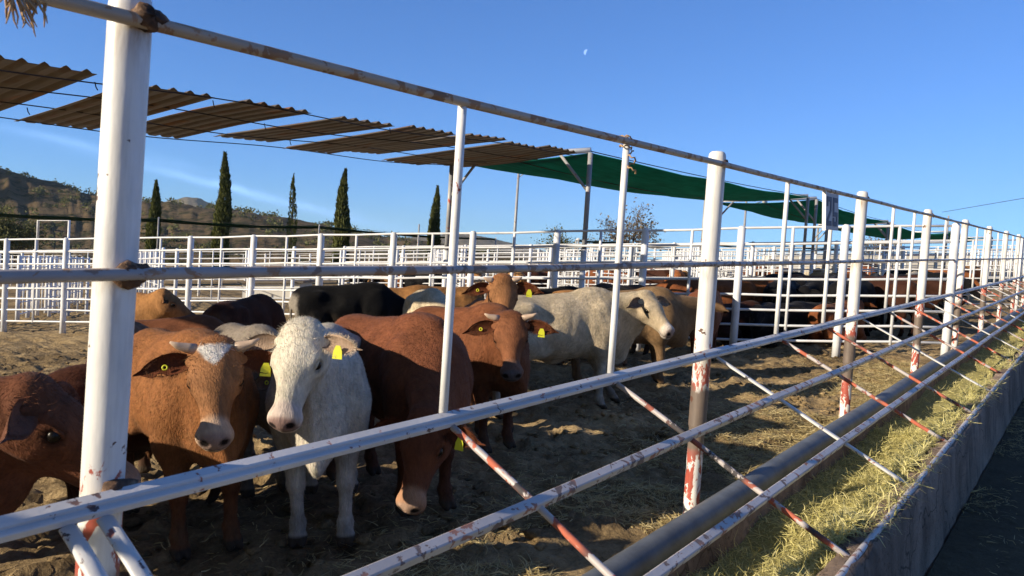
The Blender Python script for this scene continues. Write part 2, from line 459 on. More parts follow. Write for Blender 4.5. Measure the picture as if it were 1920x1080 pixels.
M['sign'] = plain('sign_plate', (0.50, 0.50, 0.51), 0.6, 0.3, 0.15, 12)
M['sign_ink'] = plain('sign_ink', (0.10, 0.11, 0.15), 0.6, 0.3, 0.3, 12)
M['sheet_white'] = plain('white_sheet', (0.60, 0.58, 0.53), 0.6, 0.3, 0.15, 2)
def moonmat():
    m = Mat('moonlight', 1, 0); e = m.n('ShaderNodeEmission'); e.inputs[0].default_value = (0.30, 0.47, 1.0, 1); e.inputs[1].default_value = 0.95
    m.l(e.outputs[0], m.o.inputs[0]); return m.m
M['moon'] = moonmat()
def coat(name, use_obj):
    m = Mat(name, 0.72, 0.10)
    a = m.n('ShaderNodeAttribute'); a.attribute_name = 'coat'
    c = a.outputs['Color']
    if use_obj:
        oi = m.n('ShaderNodeObjectInfo'); c = m.mix(1.0, c, oi.outputs['Color'], 'MULTIPLY')
    oc = m.objc()
    n1 = m.noise(oc, 4.5, 6, 0.65, 0.6); n2 = m.noise(m.scaled(oc, (18, 42, 12)), 1.0, 5, 0.7, 0.8); n3 = m.noise(m.scaled(oc, (60, 140, 38)), 1.0, 3, 0.7)
    c = m.mix(1.0, c, m.ramp(n1, ((0.3, 0.66), (0.7, 1.18))), 'MULTIPLY')
    c = m.mix(1.0, c, m.ramp(n2, ((0.28, 0.70), (0.72, 1.16))), 'MULTIPLY')
    m.base(c)
    m.p.inputs['Sheen Weight'].default_value = 0.04; m.p.inputs['Sheen Roughness'].default_value = 0.4
    m.bump(m.math('ADD', m.math('MULTIPLY', n2, 0.7), m.math('MULTIPLY', n3, 0.6)), 0.55, 0.016)
    return m.m
M['coat'] = coat('cow_coat', False)
M['herd_coat'] = coat('herd_coat', True)
# ------------------------------------------------------------------ ground, alley
FY = 2.11          # line of the feed posts at the ground
RY = 1.93          # rails in front of them
X0, STEP = 0.813, 3.757
def axis(segments):
    out = [segments[0][0]]
    for a, b, n, p in segments:
        t = (np.arange(1, n + 1) / n)
        out += list(a + (b - a) * np.sign(p) * (t ** abs(p)) if p > 0 else a + (b - a) * (1 - (1 - t) ** abs(p)))
    return np.array(out)
gx = axis([(-3000, -60, 14, -3), (-60, -4, 30, -2), (-4, 15, 360, 1), (15, 60, 80, 2), (60, 4000, 22, 3.2)])
gy = axis([(-1500, -4, 12, -3), (-4, 0.70, 10, 1), (0.70, 0.82, 1, 1), (0.82, 0.84, 1, 1), (0.84, 1.84, 2, 1), (1.84, 1.86, 1, 1), (1.86, 13, 210, 1), (13, 60, 80, 2), (60, 5000, 22, 3.2)])
GX, GY = np.meshgrid(gx, gy, indexing='ij')
def ground_z(x, y):
    x = np.asarray(x, float); y = np.asarray(y, float)
    near = smooth(1.9, 2.6, y) * (1 - smooth(20, 60, np.hypot(x, y)))
    clod = fbm(x * 5.5, y * 5.5, 4, 3)
    pug = fbm(x * 9.0, y * 9.0, 2, 13)
    z = (fbm(x * .5, y * .5, 3, 1) - .45) * 0.10 + (fbm(x * 2.1, y * 2.1, 3, 2) - .45) * 0.08 + np.clip(clod - .42, 0, 1) * 0.20 - np.clip(.34 - pug, 0, 1) * 0.30 - 0.01
    return z * near
GZ = ground_z(GX, GY)
GZ = GZ + np.where((GY > 0.81) & (GY < 1.85) & (GX > -6) & (GX < 60), -0.5, 0)
GZ = np.where(GY < 0.83, GZ - 0.14, GZ)
nx, ny = GX.shape
V = np.stack([GX, GY, GZ], -1).reshape(-1, 3)
ii, jj = np.meshgrid(np.arange(nx - 1), np.arange(ny - 1), indexing='ij')
b = (ii * ny + jj).ravel()
F = np.stack([b, b + ny, b + ny + 1, b + 1], -1)
ground = np_mesh('ground', V, F, M['dirt']); tag(ground, 'brown trampled dirt of the cattle pens', 'ground', kind='structure')
m = MB()
xs = list(np.linspace(-4, 40, 89)); ys = list(np.linspace(-4, 0.715, 20))
vs = [(x, y, -0.055 + 0.035 * float(fbm(x * 3, y * 3, 3, 8))) for x in xs for y in ys]
fs = [(i * 20 + j, (i + 1) * 20 + j, (i + 1) * 20 + j + 1, i * 20 + j + 1) for i in range(88) for j in range(19)]
m.add(vs, fs, True)
tag(m.build('alley', M['alley']), 'dark earth feed alley outside the bunk wall', 'alley', kind='structure')

# ------------------------------------------------------------------ feed bunk with its pipe
bunk = tag(empty('feed_bunk', (-3, 0.8, 0)), 'long concrete feed bunk full of hay with a grey pipe along its inner edge', 'feed bunk')
def child(mb, name, mat, root):
    o = mb.build(name, mat, root); o.location = -root.location
    return o
m = MB()
XA, XB = -4.0, 42.0
xs = np.concatenate([np.linspace(XA, 12, 400), np.linspace(12.1, XB, 120)])
prof = [(0.715, -0.3), (0.738, 0.20), (0.748, 0.41), (0.765, 0.438), (0.865, 0.438), (0.885, 0.41), (0.91, -0.3)]
vs = []
for x in xs:
    for k, (y, z) in enumerate(prof):
        j = (float(fbm(x * 2.5, k * 1.7, 3, 21)) - .45)
        j2 = float(fbm(x * 9, k * 2.1, 3, 23)) - .45
        vs.append((x, y + j * 0.03 + (j2 * .06 if k in (4, 5) else j2 * .015), z + (j * 0.045 + j2 * .03 if k in (2, 3, 4, 5) else 0)))
n = len(prof)
fs = [(i * n + k, i * n + k + 1, (i + 1) * n + k + 1, (i + 1) * n + k) for i in range(len(xs) - 1) for k in range(n - 1)]
m.add(vs, [f[::-1] for f in fs], True)
child(m, 'outer_wall', M['concrete'], bunk)
m = MB()
prof = [(1.76, -0.3), (1.78, 0.03), (1.80, 0.05), (1.93, 0.05), (1.95, 0.03), (1.97, -0.3)]
vs = []
for x in xs:
    for k, (y, z) in enumerate(prof):
        j = (float(fbm(x * 2.5, k * 1.7, 3, 25)) - .45)
        vs.append((x, y + j * 0.015, z + j * 0.01))
n = len(prof)
fs = [(i * n + k, i * n + k + 1, (i + 1) * n + k + 1, (i + 1) * n + k) for i in range(len(xs) - 1) for k in range(n - 1)]
m.add(vs, [f[::-1] for f in fs], True)
child(m, 'inner_curb', M['concrete'], bunk)
m = MB(); m.add([(XA, .9, -.22), (XB, .9, -.22), (XB, 1.78, -.22), (XA, 1.78, -.22)], [(0, 1, 2, 3)], False)
child(m, 'trough_floor', M['concrete'], bunk)
m = MB()
m.tube([(x, 1.86 + .006 * math.sin(x * .7), 0.135 + 0.006 * math.sin(x * 1.1 + 1)) for x in np.linspace(XA, XB, 90)], 0.083, 28)
child(m, 'curb_pipe', M['pipe'], bunk)

# ------------------------------------------------------------------ feed fence
fence = tag(empty('feed_fence', (X0, FY, 0)), 'long white pipe feed fence with a slanted lattice of rails over the bunk', 'feed fence')
NPOST = 9
LEAN = 0.020
post_x = [X0 + STEP * i for i in range(-1, NPOST)]
def post_mesh(r, h):
    m = MB()
    zs = [-0.3, 0.0, 0.2, 0.42, 0.585, 0.60, 0.605, 0.8, 1.2, 1.6, 2.0, h - .05, h - .02, h - .005, h]
    rs = []
    for z in zs:
        k = r * (0.90 if z < 0.60 else 1.0)
        if z > h - .03: k = r * (0.93 if z < h - .01 else (0.72 if z < h else 0.25))
        rs.append(k)
    m.tube([UPV * z for z in zs], rs, 26, True, 0.018)
    return m
pm = post_mesh(0.0575, 2.40)
posts = []
first = pm.build('post', M['post'], fence)
for i, x in enumerate(post_x):
    p = first if i == 0 else copy_of(first, fence)
    p.location = Vector((x, FY, 0)) - fence.location
    if i == 1:   # the near post stands a little out of plumb
        p.rotation_mode = 'QUATERNION'; p.rotation_quaternion = Vector((0, 0, 1)).rotation_difference(Vector((RGT[0] * LEAN, RGT[1] * LEAN, 1)))
        p.location = p.location - Vector((RGT[0], RGT[1], 0)) * LEAN * 1.1
        p.scale = (0.91, 0.91, 1.0)
    posts.append(p)
def rail_pts(y, z, sag=0.006, n=120, wob=0.004):
    out = []
    for x in np.linspace(-3.4, post_x[-1] + 0.6, n):
        t = ((x - X0) / STEP) % 1.0
        p = Vector((x, y, z - sag * 4 * t * (1 - t) + wob * (float(vnoise(x * 1.3, z * 7, 4)) - .5)))
        p.y += wob * 1.5 * (float(vnoise(x * .9, z * 5, 9)) - .5)
        out.append(p)
    return out
m = MB(); m.tube(rail_pts(1.912, 2.305), 0.0185, 12)
child(m, 'top_rail', M['top_rail'], fence)
m = MB()
pts = rail_pts(1.945, 1.668, 0.004)
m.tube(pts, 0.0165, 8, True, 0.0)
child(m, 'middle_rail', M['mid_rail'], fence)
def square_rail(y, z, side, ang, n=150, sag=0.004):
    """square tube lying on an edge; two paint-worn faces catch the light differently"""
    m = MB(); pts = rail_pts(y, z, sag, n); vs = []; fs = []
    prof = []
    b = side * 0.5; c = side * .38
    for px_, pz_ in ((-c, -b), (c, -b), (b, -c), (b, c), (c, b), (-c, b), (-b, c), (-b, -c)):
        prof.append((px_ * math.cos(ang) - pz_ * math.sin(ang), px_ * math.sin(ang) + pz_ * math.cos(ang)))
    for i, p in enumerate(pts):
        w = 1 + 0.05 * (float(vnoise(p.x * 4, z * 3, 6)) - .5)
        for (a_, c_) in prof: vs.append(p + Vector((0, a_ * w, c_ * w)))
    for i in range(len(pts) - 1):
        for k in range(8):
            k2 = (k + 1) % 8
            fs.append((i * 8 + k, i * 8 + k2, (i + 1) * 8 + k2, (i + 1) * 8 + k))
    fs += [tuple(range(8)), tuple((len(pts) - 1) * 8 + k for k in range(8))[::-1]]
    m.add(vs, [f[::-1] for f in fs], False)
    return m
# slanted lattice plane: from the neck rail on the posts down to the outer wall
def lat(t): return (1.965 - 1.175 * t, EYE - (0.606 + 0.658 * t))
mr = square_rail(1.972, 1.093, 0.040, math.radians(24))
m2 = square_rail(1.949, 1.077, 0.022, math.radians(24))
mr.add(m2.v, m2.f, False)
child(mr, 'neck_rail', M['rail'], fence)
for t, rr_ in ((0.3635, 0.0205), (0.6877, 0.0195), (1.0, 0.0175)):
    y, z = lat(t)
    m = square_rail(y, z, rr_ * 1.9, math.radians(30), 150, 0.006) if t < .9 else MB()
    if t >= .9: m.tube(rail_pts(y, z, 0.0), rr_, 12)
    child(m, 'lattice_rail', M['lattice'], fence)
# thin uprights and sloping bars, two to a bay
def upright_mesh():
    m = MB(); m.tube([UPV * z for z in (1.11, 1.4, 1.7, 2.0, 2.305)], 0.0178, 12); return m
um = upright_mesh(); up0 = um.build('upright', M['white'], fence); k = 0
for i, x in enumerate(post_x[:-1]):
    for j in (1, 2):
        u = up0 if k == 0 else copy_of(up0, fence)
        u.location = Vector((x + STEP * j / 3 - .03, FY - .062, 0)) - fence.location; k += 1
def bar_mesh(r, flat):
    m = MB()
    y0, z0 = lat(0.0); y1, z1 = lat(1.0)
    pts = []
    for t in np.linspace(0.02, 1.0, 9):
        pts.append((0.02 * math.sin(t * 7) * .3, y0 + (y1 - y0) * t, z0 + (z1 - z0) * t - 0.022))
    m.tube(pts, r, 10, True, 0.05, flat)
    return m
b_thin = bar_mesh(0.0135, None).build('slanted_bar', M['bar'], fence)
b_wide = bar_mesh(0.0215, 0.45).build('slanted_bar', M['bar_white'], fence)
ft = fw = True
for i, x in enumerate(post_x):
    for j in (0, 1, 2):
        src = b_wide if j == 0 else b_thin
        if j == 0: o = src if fw else copy_of(src, fence); fw = False
        else: o = src if ft else copy_of(src, fence); ft = False
        xx = x + STEP * j / 3 + (0.03 if j == 0 else 0.02) + random.uniform(-.02, .02)
        if i == 1 and j == 0: xx = x + 0.0
        o.location = Vector((xx, 0, 0)) - fence.location
# second bar beside the near post
o = copy_of(b_wide, fence); o.location = Vector((X0 - 0.085, 0, 0)) - fence.location
# welds where rails meet posts
for i, x in enumerate(post_x):
    for z, s in ((2.318, 1.0), (1.668, 0.95), (1.10, 1.0)):
        if i > 3 and z < 2: continue
        m = MB(); p = lift((x + .012, FY - .062, 0), z)
        if i == 1: p = p + Vector((RGT[0], RGT[1], 0)) * LEAN * (z - 1.1)
        nseg = 14
        vs = []; fs = []
        for a in range(7):
            for q in range(nseg):
                th = 2 * PI * q / nseg; ph = PI * a / 6
                rr = (0.036 if i == 1 else 0.026) * s * (1 + 0.5 * (random.random() - .5))
                vs.append(p + Vector((math.sin(ph) * math.cos(th) * rr * 1.35, math.cos(ph) * rr * .8 + .012, math.sin(ph) * math.sin(th) * rr)))
        for a in range(6):
            for q in range(nseg):
                fs.append((a * nseg + q, a * nseg + (q + 1) % nseg, (a + 1) * nseg + (q + 1) % nseg, (a + 1) * nseg + q))
        m.add(vs, fs, True)
        child(m, 'weld', M['weld'], fence)
# twist of wire on the second upright and beside the fourth post
def wire_loop(c, r, turns, h, rad=0.004):
    m = MB(); pts = []
    for k in range(turns * 14):
        th = 2 * PI * k / 14
        pts.append(Vector(c) + Vector((math.cos(th) * r * 1.1, math.sin(th) * r, -h * k / (turns * 14) + .006 * math.sin(k * 2.1))))
    m.tube(pts, rad, 6); return m
ux = X0 + STEP * 2 / 3 + .065
p = Vector((ux, 1.925, 2.335))
m = wire_loop(p, 0.030, 3, 0.07)
m2 = wire_loop(p + Vector((0.012, -0.028, -.08)), 0.020, 2, 0.12); m.add(m2.v, m2.f)
tag(m.build('wire_twist', M['rope']), 'brown twist of wire knotted round the top of the second thin upright', 'wire')
px_ = X0 + STEP * 3 - .12
m = wire_loop(Vector((px_ + .1, 1.915, 2.325)), 0.030, 3, 0.05)
tag(m.build('wire_twist', M['rope']), 'wire wrapped on the top rail just before the fourth thick post', 'wire')
# tuft of dry straw caught on the top rail
def strand_tuft(c, n, spread, drop, seed):
    r = random.Random(seed); m = MB()
    for k in range(n):
        a = r.uniform(0, 2 * PI); x = Vector(c) + Vector((r.gauss(0, spread), r.gauss(0, .008), r.uniform(-.01, .02)))
        L = drop * r.uniform(.3, 1); d = Vector((r.gauss(0.1, .35), r.gauss(0, .25), -1)).normalized()
        q = Vector((r.gauss(0, .3), r.gauss(0, .3), r.gauss(0, .2)))
        m.tube([x, x + d * L * .4 + q * L * .15, x + d * L * .75 + q * L * .3, x + d * L + q * L * .15], [0.0035, 0.003, 0.0022, 0.001], 5)
    return m
m = strand_tuft(Vector((0.655, 1.91, 2.295)), 34, 0.016, 0.085, 3)
tag(m.build('straw_tuft', M['rope']), 'tuft of pale dry straw hanging from the top rail in the upper left corner', 'straw tuft')

# number plate 25 under the top rail
sx = 6.80
sign = tag(empty('number_sign', (sx, RY - .03, 1.99)), 'grey number plate reading 25 hanging under the top rail', 'sign')
sw, shh = 0.42, 0.325
m = MB(); m.box((sx + sw / 2, RY - .026, 2.115), (sw, 0.012, shh)); child(m, 'plate', M['sign'], sign)
m = MB(); m.box((sx - .008, RY - .028, 2.115), (0.018, 0.03, shh + .02)); child(m, 'edge_strip', M['white'], sign)
m = MB()
def digit(polys, ox):
    for poly in polys:
        o = Vector((sx + ox, RY - .0325, 2.115 - shh / 2))
        m.prism([(x, y) for x, y in poly], (1, 0, 0), (0, 0, 1), o, (0, -.004, 0))
H = 0.255; zb = 0.035; W = 0.145; t = 0.042
digit([[(0, zb + H - t), (W, zb + H - t), (W, zb + H), (0, zb + H)], [(0, zb + H - .085), (t, zb + H - .085), (t, zb + H - t), (0, zb + H - t)],
       [(W - t, zb + H * .52), (W, zb + H * .52), (W, zb + H - t), (W - t, zb + H - t)],
       [(0, zb + t), (t + .008, zb + t), (W, zb + H * .52), (W - t - .008, zb + H * .52)], [(0, zb), (W, zb), (W, zb + t), (0, zb + t)]], 0.045)
digit([[(0, zb + H - t), (W, zb + H - t), (W, zb + H), (0, zb + H)], [(0, zb + H * .5), (t, zb + H * .5), (t, zb + H - t), (0, zb + H - t)],
       [(0, zb + H * .5 - t), (W, zb + H * .5 - t), (W, zb + H * .5), (0, zb + H * .5)], [(W - t, zb + t), (W, zb + t), (W, zb + H * .5 - t), (W - t, zb + H * .5 - t)],
       [(0, zb), (W, zb), (W, zb + t), (0, zb + t)], [(0, zb + t), (t, zb + t), (t, zb + .075), (0, zb + .075)]], 0.235)
child(m, 'digits', M['sign_ink'], sign)

# ------------------------------------------------------------------ pen fences
def pen_fence(name, pts, heights, r_post, r_rail, label, posts_every, top, cat='fence', mat='far_white', group=None, thin_between=True, post_h=None):
    """pts: ground corners; posts at even spacing; each rail one pipe along the whole run"""
    root = tag(empty(name, pts[0]), label, cat, group)
    pl = [Vector((p[0], p[1], 0)) for p in pts]
    seg = [(pl[i + 1] - pl[i]).length for i in range(len(pl) - 1)]; L = sum(seg)
    def along(d):
        for i, s in enumerate(seg):
            if d <= s or i == len(seg) - 1: return pl[i].lerp(pl[i + 1], min(1.0, d / s))
            d -= s
    n = max(2, int(round(L / posts_every)))
    pm = MB(); pm.tube([UPV * z for z in (-.1, .5, 1.2, (post_h or top) - .03, (post_h or top))], [r_post] * 3 + [r_post, r_post * .5], 10)
    tm = MB(); tm.tube([UPV * z for z in (min(heights) - .05, max(heights))], r_rail * 1.25, 7)
    p0 = t0 = None
    for k in range(n + 1):
        p0_ = pm.build('post', M[mat], root) if p0 is None else copy_of(p0, root)
        p0 = p0 or p0_; p0_.location = along(L * k / n) - root.location
        if thin_between and k < n:
            t_ = tm.build('upright', M[mat], root) if t0 is None else copy_of(t0, root)
            t0 = t0 or t_; t_.location = along(L * (k + .5) / n) - root.location
    for z in heights:
        m = MB(); q = []
        for k in range(n * 2 + 1):
            q.append(lift(along(L * k / (2 * n)), z + random.uniform(-.012, .012)))
        m.tube(q, r_rail, 8); child(m, 'rail', M[mat], root)
    return root
RAILS = [2.24, 1.95, 1.64, 1.33, 1.06, 0.80, 0.53, 0.26]
# the dividing fence at the end of this pen, read post by post from its feet
C0 = gp(1668, 671); C1 = gp(1430, 667)
cross_pts = [Vector((14.35, 2.05, 0)), C0, C1, at(1090, 14.4), at(690, 15.6), at(293, 17.4), at(10, 18.3), at(-260, 20)]
pen_fence('pipe_fence', cross_pts, RAILS, 0.068, 0.022, 'tall white pipe fence closing the back of the near pen behind the cattle', 1.75, 2.28)
def pf(specs, label, every=3.0, top=2.1, rails=None, rp=0.06, rr=0.02, thin=True):
    pts = [at(px, d) for px, d in specs]
    return pen_fence('pipe_fence', pts, rails or [top - .05, top - .36, top - .7, top - 1.05, top - 1.4, top - 1.75], rp, rr, label, every, top, thin_between=thin)
pf([(-200, 27), (500, 26.0), (1000, 25), (1330, 24)], 'white pipe fence running right across the second row of pens', 2.6, 2.15)
pf([(-200, 38), (420, 36), (1500, 33)], 'farther white fence crossing behind the second row of pens', 2.4, 2.2, rp=.065)
pf([(-200, 55), (700, 50), (1750, 42)], 'long distant white fence below the cypress trees', 3.2, 2.2, rp=.06, rr=.018)
pf([(560, 80), (1000, 72), (1800, 62)], 'most distant pale fence along the horizon near the bare tree', 4.2, 2.3, rp=.07, rr=.02, thin=False)
pf([(545, 26), (545, 50)], 'white side fence running away under the third cypress', 3.0, 2.2)
pf([(300, 27), (230, 55)], 'white side fence running away beside the near post', 3.0, 2.2)
pf([(860, 25.5), (800, 50)], 'white side fence running away below the last cypress', 3.0, 2.2)
pf([(1180, 24.5), (1010, 52)], 'white side fence running away under the bare tree', 2.6, 2.2)
pf([(1330, 24), (1240, 60)], 'white side fence running away behind the black cattle', 2.6, 2.2)
pf([(1445, 31), (1330, 62)], 'white side fence running away left of the grey shade posts', 2.6, 2.2)
pf([(30, 22), (150, 30)], 'short white chute fence far left behind the near post', 1.1, 1.9)
pf([(90, 23.5), (160, 24.5)], 'small white gate panel beside the chute at far left', 0.5, 1.85, rp=.05)
# fences of the next pens along the alley
def next_fence(x, label, d=0.37, L=22, every=3.0):
    n = 5
    pts = [Vector((x - d * y, 2.05 + y, 0)) for y in np.linspace(0, L, n)]
    return pen_fence('pipe_fence', pts, RAILS, 0.065, 0.022, label, every, 2.28)
next_fence(27.5, 'white dividing fence beyond the pen of black cattle', every=2.6)
next_fence(41.5, 'second dividing fence beyond the black cattle, thin with distance', every=3)
pf([(1610, 30), (1800, 40), (1925, 62)], 'white fence behind the black cattle toward the right edge', 2.4, 2.2)
# the fence on the near side of this pen, only its rail shadows reach into view
pen_fence('pipe_fence', [Vector((-1.2, 2.3, 0)), Vector((-2.2, 6.0, 0))], [1.95, 1.64, 1.33], 0.06, 0.022, 'white pen fence just left of the near brown steer', 1.8, 2.2)

# ------------------------------------------------------------------ shades
def sheet(w, L, waves, amp, bend, seed):
    r = random.Random(seed); m = MB(); nu, nv = waves * 8 + 1, 9
    vs = []; fs = []
    for layer in (0, -0.004):
        for i in range(nu):
            for j in range(nv):
                u = i / (nu - 1); v = j / (nv - 1)
                ph = (u * waves) % 1.0
                cz = amp * max(0.0, math.cos((ph - .5) * 2 * PI)) ** 1.4
                vs.append((u * w, v * L, cz + layer + bend * math.sin(v * PI * 1.0) + bend * .6 * math.sin(v * 5 + seed)))
    N = nu * nv
    for i in range(nu - 1):
        for j in range(nv - 1):
            a = i * nv + j
            fs.append((a, a + nv, a + nv + 1, a + 1)); fs.append((N + a, N + a + 1, N + a + nv + 1, N + a + nv))
    for j in range(nv - 1):
        for e in (0, (nu - 1) * nv):
            fs.append((e + j, e + j + 1, N + e + j + 1, N + e + j))
    for i in range(nu - 1):
        for e in (0, nv - 1):
            a = i * nv + e; fs.append((a, a + nv, N + a + nv, N + a))
    m.add(vs, fs, True); return m
SHY0, SHY1 = 7.8, 10.9
shade = tag(empty('tin_shade', (3.0, SHY0, 0)), 'row of rusty corrugated tin sheets hung on cables over the pen', 'tin shade')
def shade_z(x):
    return 3.50 + 0.018 * (x - 3) + (0.06 * ((x - 7.5) / 4.5) ** 2 if x > 7.5 else 0)
spans = [(-2.6, 0.9), (-1.25, 0.9), (0.1, 0.9), (1.36, 0.9), (2.36, 0.92), (3.62, 0.94), (4.88, 0.97), (6.30, 1.0), (7.47, 0.97), (8.75, 1.0), (9.85, 1.0), (10.95, 0.95)]
for k, (x, w) in enumerate(spans):
    s = sheet(w, SHY1 - SHY0 + random.uniform(-.1, .15), 5, 0.035, random.uniform(-.03, .03), k).build('tin_sheet', M['tin'], shade)
    tilt = {7: -0.03, 9: -0.045}.get(k, random.uniform(-.018, .018))
    s.location = Vector((x, SHY0 - .05 + random.uniform(-.1, .12), shade_z(x + w / 2) + random.uniform(-.01, .04))) - shade.location
    s.rotation_euler = (random.uniform(-.012, .012) + (0.02 if k in (7, 9) else 0), tilt, random.uniform(-.015, .015))
for y in (7.85, 8.75, 9.75, 10.75):
    m = MB()
    m.tube([Vector((x, y, shade_z(x) - .03 + .03 * math.sin(x * 1.3 + y))) for x in np.linspace(-4, 11.9, 40)], 0.007, 6)
    child(m, 'cable', M['cable'], shade)
for (x, y) in ((3.3, 7.85), (3.35, 9.75), (4.55, 7.85), (4.6, 10.75), (5.8, 8.75), (6.9, 9.75), (7.2, 7.85)):
    m = MB(); p = Vector((x, y, shade_z(x) - .03)); m.tube([p, p + Vector((.01, 0, -.05)), p + Vector((.03, .01, -.075))], 0.006, 5); child(m, 'wire_end', M['cable'], shade)

def pole(m, p, z0, z1, r=0.045, seg=10): m.tube([lift(p, z0), lift(p, z1)], r, seg)
def net_shade(label, frames, rows, sag, bulge, both=True, beam_mat='far_white', n_between=10, legs=True, nmat='net'):
    root = tag(empty('net_shade', frames[0][0]), label, 'net shade')
    nrow = 9
    for fi in range(len(frames) - 1):
        (a0, a1, za), (b0, b1, zb) = frames[fi], frames[fi + 1]
        m = MB(); vs = []; fs = []
        for lay in (0, 0.012):
            for i in range(n_between + 1):
                for j in range(nrow):
                    u = i / n_between; v = j / (nrow - 1)
                    p = Vector(a0).lerp(Vector(a1), v).lerp(Vector(b0).lerp(Vector(b1), v), u)
                    z = za + (zb - za) * u - sag * 4 * u * (1 - u) - bulge * math.sin(PI * v) * (0.35 + .65 * math.sin(PI * u)) + 0.03 * math.sin(u * 17 + v * 3) * math.sin(PI * u)
                    vs.append(Vector((p.x, p.y, z - lay)))
        N = (n_between + 1) * nrow
        for i in range(n_between):
            for j in range(nrow - 1):
                a = i * nrow + j
                fs.append((a, a + nrow, a + nrow + 1, a + 1)); fs.append((N + a, N + a + 1, N + a + nrow + 1, N + a + nrow))
        m.add(vs, fs, True); child(m, 'net', M[nmat], root)
        for v in (0, 0.5, 1):
            m = MB(); q = []
            for i in range(n_between + 1):
                u = i / n_between; p = Vector(a0).lerp(Vector(a1), v).lerp(Vector(b0).lerp(Vector(b1), v), u)
                z = za + (zb - za) * u - sag * 4 * u * (1 - u) * (.75 if v != .5 else 1) - (bulge * (0.35 + .65 * math.sin(PI * u)) + .02 if v == .5 else -.03)
                q.append(Vector((p.x, p.y, z)))
            m.tube(q, 0.010, 5); child(m, 'cable', M['cable'], root)
    if legs:
        for (a0, a1, z) in frames:
            a0, a1 = under(a0, z), under(a1, z)
            m = MB(); m.tube([lift(a0, z + .05), lift(a1, z + .05)], 0.055, 10); child(m, 'beam', M[beam_mat], root)
            d = (Vector(a1) - Vector(a0)).normalized()
            for p, s in ((a0, 1), (a1, -1)):
                m = MB(); pole(m, p, -.1, 1.9, 0.058); child(m, 'post_foot', M['far_white'], root)
                m = MB(); pole(m, p, 1.9, z, 0.05); child(m, 'post', M['grey_steel'], root)
                m = MB(); m.tube([lift(p, z - .75), lift(Vector(p) + d * s * .62, z)], 0.03, 8); child(m, 'brace', M['grey_steel'], root)
    return root
A0, A1 = Vector((12.35, 7.8, 0)), Vector((11.55, 10.7, 0))
B0, B1 = at(1514, 25.0), at(1322, 26.0)
D0, D1 = at(1800, 44), at(1790, 47)
E0, E1 = at(1915, 75), at(1905, 79)
net_shade('green shade net sagging between white frames over the pens behind the tin shade', [(A0, A1, 3.76), (B0, B1, 3.74)], 9, 0.07, 0.20)
net_shade('farther green shade net hanging past the grey posts toward the right', [(at(1530, 25.5), at(1340, 26.5), 3.70), (Vector((38, 7.8, 0)), Vector((37, 10.8, 0)), 3.36)], 9, 0.10, 0.2)
net_shade('distant dark green shade net at the right end of the yard', [(Vector((38.6, 7.8, 0)), Vector((37.6, 10.8, 0)), 3.30), (Vector((58, 7.8, 0)), Vector((57, 10.8, 0)), 3.42), (Vector((80, 7.8, 0)), Vector((79, 10.8, 0)), 3.5)], 9, 0.30, 0.25)
net_shade('faint green net stretched low across the far left pens', [(at(-60, 46), at(-60, 50), 4.9), (at(300, 49), at(300, 53), 4.5), (at(600, 52), at(600, 56), 4.1), (at(930, 60), at(930, 64), 3.4)], 9, 0.15, 0.06, n_between=8, nmat='net_far')
net_shade('small green net slung between thin poles below the bare tree', [(at(1085, 40), at(1080, 43), 2.75), (at(1160, 38), at(1165, 41), 2.6), (at(1290, 44), at(1296, 47), 2.2)], 9, 0.03, 0.08, n_between=6, nmat='net_far')
net_shade('low green net far behind the black cattle', [(at(1330, 60), at(1330, 64), 2.9), (at(1480, 55), at(1480, 59), 2.6), (at(1620, 62), at(1620, 66), 2.6)], 9, 0.15, 0.08, n_between=6, nmat='net_far')

# light poles
def light_pole(px, d, h, label, arm=1.0):
    root = tag(empty('light_pole', at(px, d)), label, 'light pole')
    m = MB(); p = at(px, d)
    m.tube([lift(p, z) for z in (-.2, h * .5, h)], [.085, .07, .05], 10); child(m, 'pole', M['grey_steel'], root)
    if arm:
        m = MB(); e = Vector((RGT[0], RGT[1], 0))
        m.tube([lift(p, h - .45), lift(p + e * arm * .4, h - .15), lift(p + e * arm, h - .02)], 0.022, 7); child(m, 'arm', M['grey_steel'], root)
        m = MB(); m.box(lift(p + e * (arm + .18), h - .03), (.42, .16, .09), None, 0.03); child(m, 'lamp_head', M['grey_steel'], root)
light_pole(957, 33, 5.75, 'tall grey light pole behind the tin shade')
light_pole(1387, 40, 4.75, 'grey light pole right of the second thick post', 0.8)
light_pole(1540, 26.2, 3.75, 'pale post standing beside the grey shade posts', 0)
light_pole(779, 50, 4.1, 'short thin pole left of the last cypress', 0)
light_pole(1768, 48, 4.4, 'thin pole near the right end of the yard', 0)
m = MB()
m.tube([at(1765, 60, 5.35), at(1850, 50, 5.25), at(1930, 46, 5.4), at(2100, 42, 6.1)], 0.018, 5)
tag(m.build('power_line', M['cable']), 'thin dark wire crossing the sky at the right edge', 'wire')
m = MB()
m.tube([lift(at(64, 30), 0), lift(at(64, 30), 3.35), lift(at(122, 30), 3.35), lift(at(122, 30), 0)], 0.05, 8)
tag(m.build('goal_frame', M['far_white']), 'white pipe arch standing before the dark hillside at far left', 'pipe arch')

